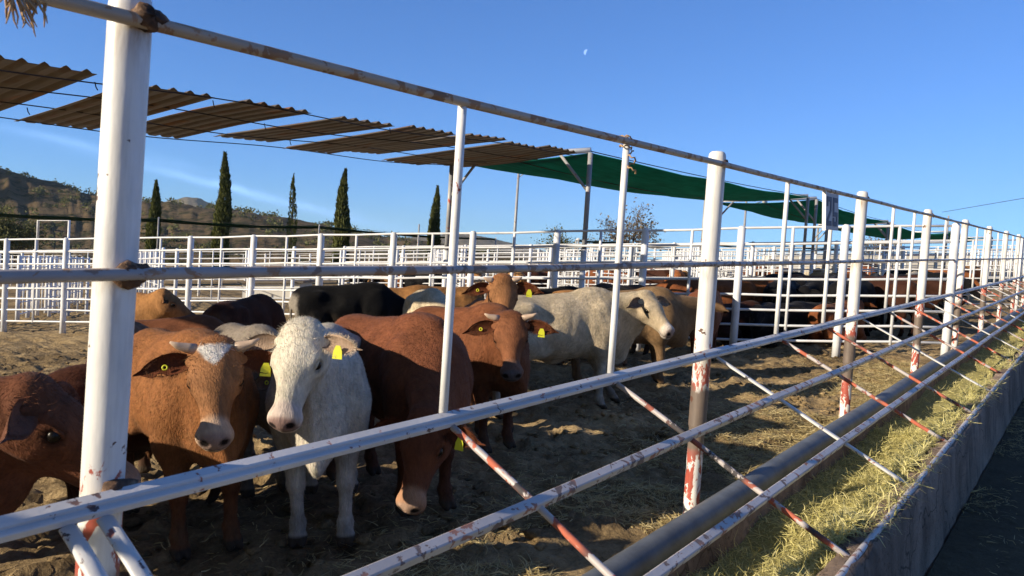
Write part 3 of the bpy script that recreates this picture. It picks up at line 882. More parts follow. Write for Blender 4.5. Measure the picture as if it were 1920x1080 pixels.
# the moon
mp = Vector(CAM_M @ Vector(((1100 - 960) / FPX * 9000, -(98 - 540) / FPX * 9000, -9000)))
mr_, mu = Vector(CAM_M.col[0][:3]), Vector(CAM_M.col[1][:3])
m = MB(); poly = []
R_ = 35.0
for k in range(17):
    th = PI / 2 + PI * k / 16
    poly.append((math.cos(th) * R_, math.sin(th) * R_))
for k in range(1, 16):
    th = 3 * PI / 2 - PI * k / 16
    poly.append((math.cos(th) * R_ * 0.12 , math.sin(th) * R_))
ca, sa = math.cos(-.35), math.sin(-.35)
poly = [(x * ca - y * sa, x * sa + y * ca) for x, y in poly]
m.prism(poly, mr_, mu, mp, Vector(CAM_M.col[2][:3]) * -8)
tag(m.build('moon', M['moon']), 'small pale half moon high in the blue sky', 'moon')

# ------------------------------------------------------------------ hills
def ridge(name, sil, d0, d1, label, mat, seed, rough):
    pxs = np.linspace(sil[0][0], sil[-1][0], 260)
    ys = np.interp(pxs, [s[0] for s in sil], [s[1] for s in sil])
    nv = 46; V = []
    for i, (px, y) in enumerate(zip(pxs, ys)):
        hmax = (hor(px) - y) / FPX
        for j in range(nv):
            v = j / (nv - 1)
            d = d0 + (d1 - d0) * v
            s = math.sin(min(v / 0.72, 1.0) * PI / 2) ** 1.15 if v < .72 else math.cos((v - .72) / .28 * PI / 2)
            top = hmax * (d0 + (d1 - d0) * .72)
            gul = (fbm(px * .018 + 5, v * 2.2, 4, seed) - .47) * 2
            z = EYE + top * s * (1 + 0.0 * gul) + gul * rough * top * math.sin(PI * min(v / .72, 1)) * .8 + (fbm(px * .12, v * 14, 3, seed + 5) - .45) * top * .05
            if j == 0: z = -6
            V.append(at(px, d, float(z)))
    V = np.array([tuple(v) for v in V])
    n = len(pxs); ii, jj = np.meshgrid(np.arange(n - 1), np.arange(nv - 1), indexing='ij'); b = (ii * nv + jj).ravel()
    o = np_mesh(name, V, np.stack([b, b + nv, b + nv + 1, b + 1], -1), M[mat])
    tag(o, label, 'hill', kind='structure'); return V.reshape(n, nv, 3)
H2 = ridge('hill', [(-400, 330), (-200, 322), (0, 326), (60, 338), (100, 346), (170, 370), (215, 376), (262, 379), (310, 384), (360, 391), (400, 393), (450, 400), (520, 409), (560, 414), (600, 424), (650, 433), (700, 443), (760, 449), (830, 458), (900, 470), (985, 482)], 300, 620, 'dark scrubby hillside rising behind the pens at left', 'hill', 3, 0.16)
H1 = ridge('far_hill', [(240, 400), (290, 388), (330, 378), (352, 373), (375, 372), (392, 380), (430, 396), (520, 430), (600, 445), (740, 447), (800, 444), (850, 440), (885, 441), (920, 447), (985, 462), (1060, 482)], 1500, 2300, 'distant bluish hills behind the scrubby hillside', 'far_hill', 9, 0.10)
# added hill, out of view to the left, to cast shade over the slope
dd, ll = np.meshgrid(np.linspace(-150, 560, 60), np.linspace(-1000, -400, 70), indexing='ij')
zz = 250 * np.exp(-(((dd - 210) / 230) ** 2 + ((ll + 690) / 125) ** 2)) * (0.85 + .3 * fbm(dd * .02, ll * .02, 4, 6)) - 8
V = np.stack([FWD[0] * dd + RGT[0] * ll, FWD[1] * dd + RGT[1] * ll, zz], -1).reshape(-1, 3)
ii, jj = np.meshgrid(np.arange(59), np.arange(69), indexing='ij'); b = (ii * 70 + jj).ravel()
tag(np_mesh('hill', V, np.stack([b, b + 70, b + 71, b + 1], -1), M['hill']), 'added unseen hill beyond the left edge that shades the scrubby hillside', 'hill', kind='structure')
def leaf_quads(C, size, seed):
    """C (n,3) centres -> random small quads"""
    r = np.random.default_rng(seed); n = len(C)
    a = r.normal(size=(n, 3)); a /= np.linalg.norm(a, axis=1)[:, None]
    b = np.cross(a, r.normal(size=(n, 3))); b /= np.linalg.norm(b, axis=1)[:, None]
    s = (size * r.uniform(.5, 1.3, n))[:, None]
    V = np.stack([C - a * s, C - b * s * .6, C + a * s, C + b * s * .6], 1).reshape(-1, 3)
    F = np.arange(n * 4).reshape(n, 4)
    return V, F
pts = []
r = np.random.default_rng(3)
for _ in range(750):
    i = r.integers(0, 250); j = r.integers(3, 36)
    if fbm(i * .06, j * .12, 3, 4) < .44: continue
    c = H2[i, j]; s = r.uniform(1.2, 3.0)
    n = 26
    q = r.normal(size=(n, 3)) * s * np.array([.55, .55, .4]) + c + np.array([0, 0, s * .5]); pts.append(q)
for i in (52, 66, 95, 98, 103, 150, 157, 163, 172, 188):
    c = H2[i, 33]
    for k in range(3): pts.append(r.normal(size=(60, 3)) * np.array([2.2, 2.2, 1.4]) + c + np.array([r.normal() * 3, r.normal() * 3, 1.5]))
V, F = leaf_quads(np.concatenate(pts), 0.8, 5)
tag(np_mesh('hill_shrubs', V, F, M['bush'], shade=False), 'dark scrub dotted over the hillside', 'shrubs', kind='stuff')

# ------------------------------------------------------------------ trees
def cypress(px, d, top_y, w, label, seed, density=1.0):
    base = at(px, d); h = (hor(px) - top_y) / FPX * d + EYE
    root = tag(empty('cypress_tree', base), label, 'tree', 'cypress trees before the hills')
    r = np.random.default_rng(seed)
    n = int(5200 * density); C = []
    t = r.random(n) ** 0.9
    rad = w / 2 * np.interp(t, [0, .08, .3, .6, .85, 1], [.75, .95, 1.0, .82, .42, .03])
    th = r.uniform(0, 2 * PI, n)
    lump = 0.72 + 0.55 * fbm(th * 1.3 + seed, t * 16, 3, seed)
    rr = rad * lump * np.sqrt(r.uniform(.35, 1, n))
    up = np.array(UPV)
    P = np.array(base)[None] + np.stack([np.sin(t * 9 + seed), np.cos(t * 7 + seed * 2), t * 0], -1) * w * .05 + up[None] * (0.4 + t * (h - .4))[:, None] + np.stack([np.cos(th) * rr, np.sin(th) * rr, r.normal(0, .05, n)], -1)
    a = np.stack([np.cos(th) * .35, np.sin(th) * .35, np.full(n, 1.0)], -1) + r.normal(0, .25, (n, 3)); a /= np.linalg.norm(a, axis=1)[:, None]
    b = np.cross(a, r.normal(size=(n, 3))); b /= np.linalg.norm(b, axis=1)[:, None]
    s = (r.uniform(.10, .26, n) * (w / 1.2))[:, None]
    V = np.stack([P - a * s * .6, P - b * s * .3, P + a * s, P + b * s * .3], 1).reshape(-1, 3)
    o = np_mesh('crown', V, np.arange(n * 4).reshape(n, 4), M['cypress'], root, False); o.location = -root.location
    m = MB(); m.tube([lift(base, z) for z in (-.3, h * .4, h * .92)], [.16, .11, .02], 8); child(m, 'trunk', M['bark'], root)
    return root
cypress(284, 58, 342, 1.15, 'slim cypress tree just right of the near thick post', 1)
cypress(411, 58, 290, 1.35, 'tallest dark cypress tree, before the hill peak', 2)
cypress(541, 60, 330, 0.95, 'thin ragged half bare cypress tree', 3, 0.28)
cypress(635, 58, 321, 1.30, 'full dark cypress tree fourth from left', 4)
cypress(809, 62, 352, 1.12, 'cypress tree just left of the first thin upright', 5)
def branchy(px, d, h, spread, label, seed, leaves=0, depth_=5, lmat='twig', name='bare_tree', cat='tree'):
    base = at(px, d); root = tag(empty(name, base), label, cat)
    r = random.Random(seed); m = MB(); tips = []
    def grow(p, v, L, rad, lev):
        q = p + v * L; mid = p + v * L * .5 + Vector((r.gauss(0, .05), r.gauss(0, .05), 0)) * L
        m.tube([p, mid, q], [rad, rad * .8, rad * .6], 6 if lev < 3 else 4, False)
        tips.append(q)
        if lev >= depth_: return
        for k in range(r.choice((2, 3, 3))):
            nv = (v + Vector((r.gauss(0, .55), r.gauss(0, .55), r.gauss(.12, .3))) * spread).normalized()
            grow(p + v * L * r.uniform(.6, 1), nv, L * r.uniform(.58, .85), rad * .58, lev + 1)
    for k in range(3):
        grow(base + Vector((r.gauss(0, .15), r.gauss(0, .15), 0)), (Vector((r.gauss(0, .35), r.gauss(0, .35), 1))).normalized(), h * .30, h * .024, 0)
    o = m.build('limbs' if True else '', M['bark' if leaves else 'twig'], root); o.location = -root.location
    if leaves:
        T = np.array([tuple(t) for t in tips]); rr = np.random.default_rng(seed)
        C = T[rr.integers(0, len(T), leaves)] + rr.normal(0, h * .05, (leaves, 3))
        C = C[C[:, 2] > .3]
        V, F = leaf_quads(C, h * .018, seed); o = np_mesh('crown', V, F, M[lmat], root, False); o.location = -root.location
    return root
branchy(1195, 75, 8.4, 1.35, 'leafless spreading tree behind the far pens', 4, 900, 6)
branchy(1050, 80, 6.2, 1.2, 'pale sparse tree left of the leafless tree', 6, 1500, 5, 'bush')
branchy(1120, 90, 5.6, 1.2, 'low hazy tree between the two bare trees', 7, 1100, 5, 'twig')
branchy(1640, 90, 6.4, 1.2, 'greyish tree behind the posts at right', 9, 1600, 5, 'twig')
branchy(1480, 110, 4.2, 1.2, 'grey leafless tree far behind the grey shade posts', 12, 300, 5)
branchy(25, 85, 8.6, 0.95, 'leafy green tree at the left edge before the hill', 15, 9000, 5, 'bush', 'leafy_tree')
branchy(330, 120, 4.0, 1.2, 'low green bush left of the tallest cypress', 17, 2200, 4, 'bush', 'bush', 'bush')
branchy(715, 130, 4.4, 1.2, 'low green bush right of the fourth cypress', 18, 2200, 4, 'bush', 'bush', 'bush')
# pale sheds and blocks among the far pens
def shed(px, d, w, h, label, mat):
    p = at(px, d); root = tag(empty('low_shed', p), label, 'shed')
    rot = Matrix(((RGT[0], FWD[0], 0), (RGT[1], FWD[1], 0), (0, 0, 1)))
    m = MB(); m.box(lift(p, h / 2), (w, 2.0, h), rot, 0.03); child(m, 'wall', M[mat], root)
    m = MB(); m.box(lift(p, h + .06), (w + .3, 2.3, .1), rot); child(m, 'roof', M['tin'], root)
shed(520, 34, 2.6, 0.7, 'long low pale feed box behind the black bull', 'sheet_white')
shed(1545, 75, 12, 2.0, 'pale low building on the horizon behind the grey shade posts', 'sheet_white')
shed(1735, 70, 8, 2.0, 'pale shed behind the posts at the right', 'sheet_white')
# ------------------------------------------------------------------ cattle: one continuous body each, grown as a smooth implicit surface
class Vol:
    def __init__(s, lo, hi, h):
        s.lo = np.array(lo, float); s.h = h
        s.n = np.ceil((np.array(hi) - s.lo) / h).astype(int) + 1
        s.ax = [s.lo[i] + h * np.arange(s.n[i]) for i in range(3)]
        s.D = np.full(tuple(s.n), 1.0, np.float32)
    def sl(s, lo, hi, mar):
        out = []
        for i in range(3):
            a = int(np.floor((lo[i] - mar - s.lo[i]) / s.h)); b = int(np.ceil((hi[i] + mar - s.lo[i]) / s.h)) + 1
            out.append(slice(max(0, a), min(s.n[i], max(b, 0))))
        return tuple(out)
    def grid(s, sl):
        return (s.ax[0][sl[0]][:, None, None], s.ax[1][sl[1]][None, :, None], s.ax[2][sl[2]][None, None, :])
    def smin(s, sl, d, k):
        a = s.D[sl]; h = np.maximum(k - np.abs(a - d), 0) / k
        s.D[sl] = np.minimum(a, d) - h * h * k * .25
    def smax(s, sl, d, k):
        a = s.D[sl]; h = np.maximum(k - np.abs(a - d), 0) / k
        s.D[sl] = np.maximum(a, d) + h * h * k * .25
    def cone(s, a, b, ra, rb, k=.05, fy=1.0, cut=False):
        a = np.array(a, float); b = np.array(b, float); R = max(ra, rb)
        sl = s.sl(np.minimum(a, b) - R, np.maximum(a, b) + R, k + 2 * s.h)
        x, y, z = s.grid(sl); ba = b - a; L2 = (ba * ba).sum() + 1e-9
        t = np.clip(((x - a[0]) * ba[0] + (y - a[1]) * ba[1] + (z - a[2]) * ba[2]) / L2, 0, 1)
        d = np.sqrt((x - a[0] - t * ba[0]) ** 2 + ((y - a[1] - t * ba[1]) * fy) ** 2 + (z - a[2] - t * ba[2]) ** 2) - (ra + (rb - ra) * t)
        (s.smax if cut else s.smin)(sl, -d if cut else d, k)
    def ell(s, c, r, k=.05, rot=None, cut=False):
        c = np.array(c, float); r = np.array(r, float); R = r.max() if rot is not None else r
        sl = s.sl(c - R, c + R, k + 2 * s.h); x, y, z = s.grid(sl)
        p = [x - c[0], y - c[1], z - c[2]]
        if rot is not None: p = [rot[0, i] * p[0] + rot[1, i] * p[1] + rot[2, i] * p[2] for i in range(3)]
        k0 = np.sqrt((p[0] / r[0]) ** 2 + (p[1] / r[1]) ** 2 + (p[2] / r[2]) ** 2) + 1e-6
        k1 = np.sqrt((p[0] / r[0] ** 2) ** 2 + (p[1] / r[1] ** 2) ** 2 + (p[2] / r[2] ** 2) ** 2) + 1e-6
        d = k0 * (k0 - 1) / k1
        (s.smax if cut else s.smin)(sl, -d if cut else d, k)
    def mesh(s):
        D = s.D; neg = D < 0; nx, ny, nz = D.shape
        cnt = np.zeros((nx - 1, ny - 1, nz - 1), np.int8)
        for dx in (0, 1):
            for dy in (0, 1):
                for dz in (0, 1): cnt += neg[dx:nx - 1 + dx, dy:ny - 1 + dy, dz:nz - 1 + dz]
        cells = np.argwhere((cnt > 0) & (cnt < 8))
        idx = np.full(cnt.shape, -1, np.int32); idx[tuple(cells.T)] = np.arange(len(cells))
        corner = [(a, b, c) for a in (0, 1) for b in (0, 1) for c in (0, 1)]
        vals = {c: D[cells[:, 0] + c[0], cells[:, 1] + c[1], cells[:, 2] + c[2]] for c in corner}
        acc = np.zeros((len(cells), 3)); n = np.zeros(len(cells))
        for c in corner:
            for axi in range(3):
                if c[axi]: continue
                e = list(c); e[axi] = 1; e = tuple(e)
                a, b = vals[c], vals[e]; m = (a < 0) != (b < 0)
                t = np.where(m, a / np.where(m, a - b, 1), 0)
                p = np.tile(np.array(c, float), (len(cells), 1)); p[:, axi] += t
                acc[m] += p[m]; n[m] += 1
        V = s.lo + (cells + acc / n[:, None]) * s.h
        Fs = []
        for axi in range(3):
            sa = [slice(1, None)] * 3; sb = [slice(1, None)] * 3
            lo = [slice(1, d - 1) for d in D.shape]; hi = list(lo)
            lo[axi] = slice(0, D.shape[axi] - 1); hi[axi] = slice(1, D.shape[axi])
            A = neg[tuple(lo)]; B = neg[tuple(hi)]
            e = np.argwhere(A != B); off = np.ones(3, int); off[axi] = 0; e = e + off
            flip = neg[e[:, 0], e[:, 1], e[:, 2]]
            u, v = [(1, 2), (2, 0), (0, 1)][axi]
            du = np.zeros(3, int); du[u] = 1; dv = np.zeros(3, int); dv[v] = 1
            q = [idx[tuple((e + o).T)] for o in (-du - dv, -dv, 0 * du, -du)]
            q = np.stack(q, 1); q[~flip] = q[~flip][:, ::-1]
            Fs.append(q)
        F = np.concatenate(Fs); F = F[(F >= 0).all(1)]
        for _ in range(2):
            S = np.zeros_like(V); N = np.zeros(len(V))
            for k in range(4):
                a, b = F[:, k], F[:, (k + 1) % 4]
                for i in range(3):
                    S[:, i] += np.bincount(a, V[b, i], len(V)) + np.bincount(b, V[a, i], len(V))
                N += np.bincount(a, minlength=len(V)) + np.bincount(b, minlength=len(V))
            V = V * .5 + .5 * S / np.maximum(N, 1)[:, None]
        return V, F

def frame(yaw, pitch, roll=0):
    cy, sy, cp, sp = math.cos(yaw), math.sin(yaw), math.cos(pitch), math.sin(pitch)
    u = np.array([cp * cy, cp * sy, sp]); v = np.array([-sy, cy, 0.0]); w = np.cross(u, v)
    if roll:
        c, s_ = math.cos(roll), math.sin(roll); v, w = v * c + w * s_, w * c - v * s_
    return np.stack([u, v, w], 1)          # columns
D2R = math.radians
COATS = {
    'tan_red': dict(base=(0.27, 0.112, 0.042), face=(0.30, 0.14, 0.062), leg=(0.16, 0.06, 0.025), muzzle=(0.52, 0.36, 0.25), nose=(0.36, 0.25, 0.21), ear=(0.12, 0.035, 0.014)),
    'red': dict(base=(0.175, 0.062, 0.030), face=(0.16, 0.055, 0.026), leg=(0.10, 0.035, 0.018), muzzle=(0.44, 0.24, 0.14), nose=(0.45, 0.30, 0.22), ear=(0.10, 0.03, 0.013)),
    'deep_red': dict(base=(0.18, 0.066, 0.030), face=(0.22, 0.088, 0.042), leg=(0.10, 0.035, 0.018), muzzle=(0.17, 0.10, 0.075), nose=(0.13, 0.12, 0.13), ear=(0.09, 0.028, 0.012)),
    'dark_red': dict(base=(0.13, 0.046, 0.022), face=(0.14, 0.052, 0.026), leg=(0.07, 0.026, 0.014), muzzle=(0.3, 0.16, 0.1), nose=(0.3, 0.2, 0.15), ear=(0.16, 0.07, 0.045)),
    'white': dict(base=(0.60, 0.55, 0.46), face=(0.64, 0.59, 0.49), leg=(0.55, 0.51, 0.45), muzzle=(0.62, 0.52, 0.46), nose=(0.30, 0.20, 0.18), ear=(0.42, 0.30, 0.22)),
    'cream': dict(base=(0.58, 0.48, 0.335), face=(0.52, 0.42, 0.29), leg=(0.46, 0.43, 0.37), muzzle=(0.62, 0.54, 0.47), nose=(0.36, 0.26, 0.22), ear=(0.20, 0.13, 0.09)),
    'grey': dict(base=(0.25, 0.21, 0.17), face=(0.30, 0.24, 0.18), leg=(0.20, 0.17, 0.14), muzzle=(0.25, 0.2, 0.17), nose=(0.1, 0.08, 0.08), ear=(0.2, 0.13, 0.09)),
    'dun': dict(base=(0.26, 0.16, 0.08), face=(0.25, 0.15, 0.08), leg=(0.21, 0.13, 0.07), muzzle=(0.12, 0.08, 0.06), nose=(0.06, 0.05, 0.05), ear=(0.12, 0.07, 0.04)),
    'dark': dict(base=(0.075, 0.024, 0.012), face=(0.085, 0.028, 0.014), leg=(0.05, 0.018, 0.01), muzzle=(0.12, 0.06, 0.04), nose=(0.05, 0.04, 0.04), ear=(0.05, 0.018, 0.01)),
    'black': dict(base=(0.005, 0.005, 0.006), face=(0.006, 0.006, 0.007), leg=(0.012, 0.011, 0.012), muzzle=(0.03, 0.026, 0.026), nose=(0.015, 0.015, 0.015), ear=(0.011, 0.01, 0.01)),
    'tan': dict(base=(0.34, 0.165, 0.06), face=(0.36, 0.18, 0.075), leg=(0.28, 0.15, 0.07), muzzle=(0.10, 0.06, 0.045), nose=(0.03, 0.025, 0.025), ear=(0.13, 0.05, 0.02)),
    'plain': dict(base=(0.95, 0.95, 0.95), face=(0.95, 0.95, 0.95), leg=(0.75, 0.75, 0.75), muzzle=(0.8, 0.75, 0.72), nose=(0.2, 0.2, 0.2), ear=(0.5, 0.5, 0.5)),
}
def cow_geo(neck=(0, 20), head=(0, -50), neck_len=.56, h=.016, feet=(0, 0, 0, 0), hump=0.0, dewlap=0.6, fat=1.0, lying=False, hroll=0, tail=True, folds=0.0, hs=1.05, hw=1.08):
    """returns V, F and the head frame. feet: forward offset of front-left, front-right, hind-left, hind-right hoof"""
    ny_, np_ = D2R(neck[0]), D2R(neck[1])
    nd = np.array([math.cos(np_) * math.cos(ny_), math.cos(np_) * math.sin(ny_), math.sin(np_)])
    N0 = np.array([.50, 0, 1.00]); P = N0 + nd * neck_len
    Hm = frame(D2R(head[0]), D2R(head[1]), D2R(hroll))
    Ho = Hm; Hm = Hm * np.array([hs, hs * hw, hs])
    hd = lambda u, v, w: P + Hm @ np.array([u, v, w], float)
    tip = hd(.52, 0, -.1)
    lo = [min(-1.05, P[0] - .2), min(-.45, P[1] - .2, tip[1] - .2), min(-.03, tip[2] - .15)]
    hi = [max(.85, P[0] + .2, tip[0] + .2), max(.45, P[1] + .2, tip[1] + .2), max(1.45, P[2] + .25, tip[2] + .15)]
    if lying: lo[2] = .28
    S = Vol(lo, hi, h)
    f = fat
    # trunk
    S.ell((.02, 0, .895), (.62, .265 * f, .335), .05)
    S.ell((-.16, 0, .85), (.52, .268 * f, .29), .08)
    S.ell((-.55, 0, .985), (.36, .245 * f, .25), .10)
    S.ell((.36, 0, .90), (.32, .235 * f, .36), .10)
    S.ell((.56, 0, .76), (.20, .15, .21), .10)
    S.cone((-.76, 0, 1.15), (.30, 0, 1.19), .055, .075, .10)
    S.cone((.20, 0, 1.18), (.45, 0, 1.17), .075, .08, .10)
    if hump: S.ell((.36, 0, 1.23), (.17, .08, .085 * hump), .09)
    for s in (1, -1):
        S.ell((-.47, s * .19, 1.10), (.085, .055, .06), .07)
        S.ell((-.83, s * .085, 1.06), (.06, .045, .07), .06)
        S.ell((.40, s * .19, .90), (.17, .08, .26), .09)
        S.ell((-.62, s * .15, .83), (.215, .115, .31), .08)
        S.ell((-.36, s * .20, .70), (.12, .06, .10), .08)
    for s in (1, -1):
        S.ell((-.27, s * .305, 1.03), (.13, .075, .09), .09, cut=True)
        S.ell((.155, s * .34, .86), (.05, .075, .26), .07, cut=True)
        S.ell((-.30, s * .33, .74), (.07, .085, .14), .07, cut=True)
    # neck
    pb = hd(.0, 0, -.07)
    S.cone(N0 + (0, 0, -.02), P + Hm @ np.array([.02, 0, -.10]), .205, .115, .10, 1.22)
    S.cone((.34, 0, 1.13), pb, .10, .085, .10)
    S.cone((.60, 0, .76), hd(.10, 0, -.17), .14, .075, .10, 1.25)
    if dewlap:
        a, b_ = np.array([.68, 0, .66]), hd(.12, 0, -.20)
        for t0, t1 in ((0, .35), (.35, .7), (.7, 1)):
            p0, p1 = a + (b_ - a) * t0, a + (b_ - a) * t1
            dn = np.array([0, 0, -.05 * dewlap])
            S.cone(p0 + dn, p1 + dn, .075 * (1 - .35 * t0) * dewlap, .075 * (1 - .35 * t1) * dewlap, .06, 2.4)
        S.ell((.66, 0, .60), (.13, .05, .12 * dewlap + .03), .08)
    # head
    for c, r_ in (((.07, 0, -.065), (.125, .105, .095)), ((.155, 0, -.068), (.125, .108, .088)), ((.13, 0, -.13), (.125, .085, .10))):
        S.ell(hd(*c), np.array(r_) * hs * np.array([1, hw, 1]), .05, Ho)
    S.cone(hd(.15, 0, -.058), hd(.40, 0, -.082), .070 * hs, .050 * hs, .05)
    S.cone(hd(.13, 0, -.175), hd(.41, 0, -.135), .058 * hs, .036 * hs, .05)
    S.ell(hd(.28, 0, -.10), np.array((.16, .054, .060)) * hs * np.array([1, hw, 1]), .05, Ho)
    S.ell(hd(.435, 0, -.098), np.array((.062, .080, .066)) * hs * np.array([1, hw, 1]), .035, Ho)
    S.ell(hd(.445, 0, -.148), np.array((.045, .055, .028)) * hs * np.array([1, hw, 1]), .03, Ho)
    S.ell(hd(.0, 0, -.012), np.array((.055, .085, .045)) * hs * np.array([1, hw, 1]), .05, Ho)
    for s in (1, -1):
        S.ell(hd(.140, s * .088, -.040), np.array((.052, .026, .028)) * hs * np.array([1, hw, 1]), .03, Ho)
        S.ell(hd(.10, s * .082, -.125), np.array((.085, .03, .065)) * hs * np.array([1, hw, 1]), .04, Ho)
        S.cone(hd(.045, s * .07, -.055), hd(.036, s * .112, -.058), .040, .030, .03)
        if h < .0235:
            S.ell(hd(.168, s * .104, -.062), np.array((.026, .014, .018)) * hs * np.array([1, hw, 1]), .015, Ho, cut=True)
            S.ell(hd(.492, s * .043, -.082), np.array((.016, .016, .021)) * hs * np.array([1, hw, 1]), .014, Ho, cut=True)
    # legs
    if not lying:
        for k, s in ((0, 1), (1, -1)):
            o = feet[k]
            S.cone((.43, s * .165, .86), (.35, s * .165, .66), .125, .095, .08)
            S.cone((.36, s * .16, .68), (.385 + o * .45, s * .145, .385), .090, .052, .06)
            S.ell((.392 + o * .45, s * .145, .375), (.048, .047, .062), .03)
            S.cone((.385 + o * .45, s * .145, .37), (.375 + o * .9, s * .14, .135), .042, .037, .03)
            S.ell((.375 + o * .92, s * .14, .125), (.045, .045, .045), .03)
            S.cone((.38 + o * .92, s * .14, .125), (.405 + o, s * .14, .06), .039, .044, .03)
            for q in (.024, -.024): S.cone((.40 + o, s * .14 + q, .055), (.445 + o, s * .14 + q * 1.1, .022), .036, .024, .012)
        for k, s in ((2, 1), (3, -1)):
            o = feet[k]
            S.cone((-.50, s * .17, .74), (-.72 + o * .5, s * .155, .49), .135, .058, .08)
            S.cone((-.62, s * .15, .72), (-.735 + o * .5, s * .15, .50), .10, .045, .06)
            S.ell((-.735 + o * .5, s * .15, .475), (.058, .045, .065), .035)
            S.cone((-.72 + o * .5, s * .15, .47), (-.69 + o * .9, s * .145, .14), .046, .037, .03)
            S.ell((-.69 + o * .92, s * .145, .13), (.046, .044, .046), .03)
            S.cone((-.685 + o * .92, s * .145, .125), (-.655 + o, s * .145, .06), .039, .044, .03)
            for q in (.024, -.024): S.cone((-.66 + o, s * .145 + q, .055), (-.615 + o, s * .145 + q * 1.1, .022), .036, .024, .012)
        S.ell((-.12, 0, .56), (.10, .05, .05), .06)
    else:
        for s in (1, -1):
            S.cone((.40, s * .2, .62), (.62, s * .17, .52), .10, .06, .06)
            S.cone((.62, s * .17, .52), (.36, s * .2, .48), .05, .045, .04)
            S.ell((-.45, s * .26, .62), (.28, .12, .16), .08)
            S.cone((-.3, s * .3, .53), (-.62, s * .3, .48), .06, .045, .05)
    if tail and not lying:
        S.cone((-.84, 0, 1.12), (-.91, .01, .98), .04, .028, .04)
        S.cone((-.91, .01, .98), (-.90, .03, .58), .024, .018, .02)
        S.cone((-.90, .03, .60), (-.885, .035, .40), .022, .040, .03)
        S.cone((-.885, .035, .40), (-.875, .035, .30), .040, .012, .03)
    V, F = S.mesh()
    if folds:
        E1, E2 = V[F[:, 2]] - V[F[:, 0]], V[F[:, 3]] - V[F[:, 1]]; fn = np.cross(E1, E2); N = np.zeros_like(V)
        for k in range(4):
            for i in range(3): N[:, i] += np.bincount(F[:, k], fn[:, i], len(V))
        N /= np.linalg.norm(N, axis=1)[:, None] + 1e-9
        ax = pb - N0; ax = ax / np.linalg.norm(ax); t = (V - N0) @ ax
        low = smooth(.12, -.10, (V - N0) @ np.array([0, 0, 1.0]) - t * ax[2])
        L_ = (V - P) @ Ho
        mask = smooth(-.22, -.05, t) * smooth(neck_len * 1.02, neck_len * .75, t) * smooth(.16, .05, L_[:, 0]) * (.35 + .65 * low)
        ph = t * 62 + 2.6 * fbm(V[:, 2] * 5 + V[:, 1] * 7, t * 3, 3, 12) * 3
        V = V + N * (folds * .009 * mask * (np.abs(np.sin(ph * .5)) ** .6 - .55))[:, None]
        rb = smooth(-.55, -.35, V[:, 0]) * smooth(.25, .1, V[:, 0]) * smooth(.6, .75, V[:, 2]) * smooth(1.12, .95, V[:, 2])
        V = V + N * (folds * .0012 * rb * np.sin(V[:, 0] * 58 - V[:, 2] * 14))[:, None]
    if lying: V[:, 2] -= .44; P = P - np.array([0, 0, .44])
    return V, F, P, Hm
def ss(a, b, x): return smooth(a, b, x)
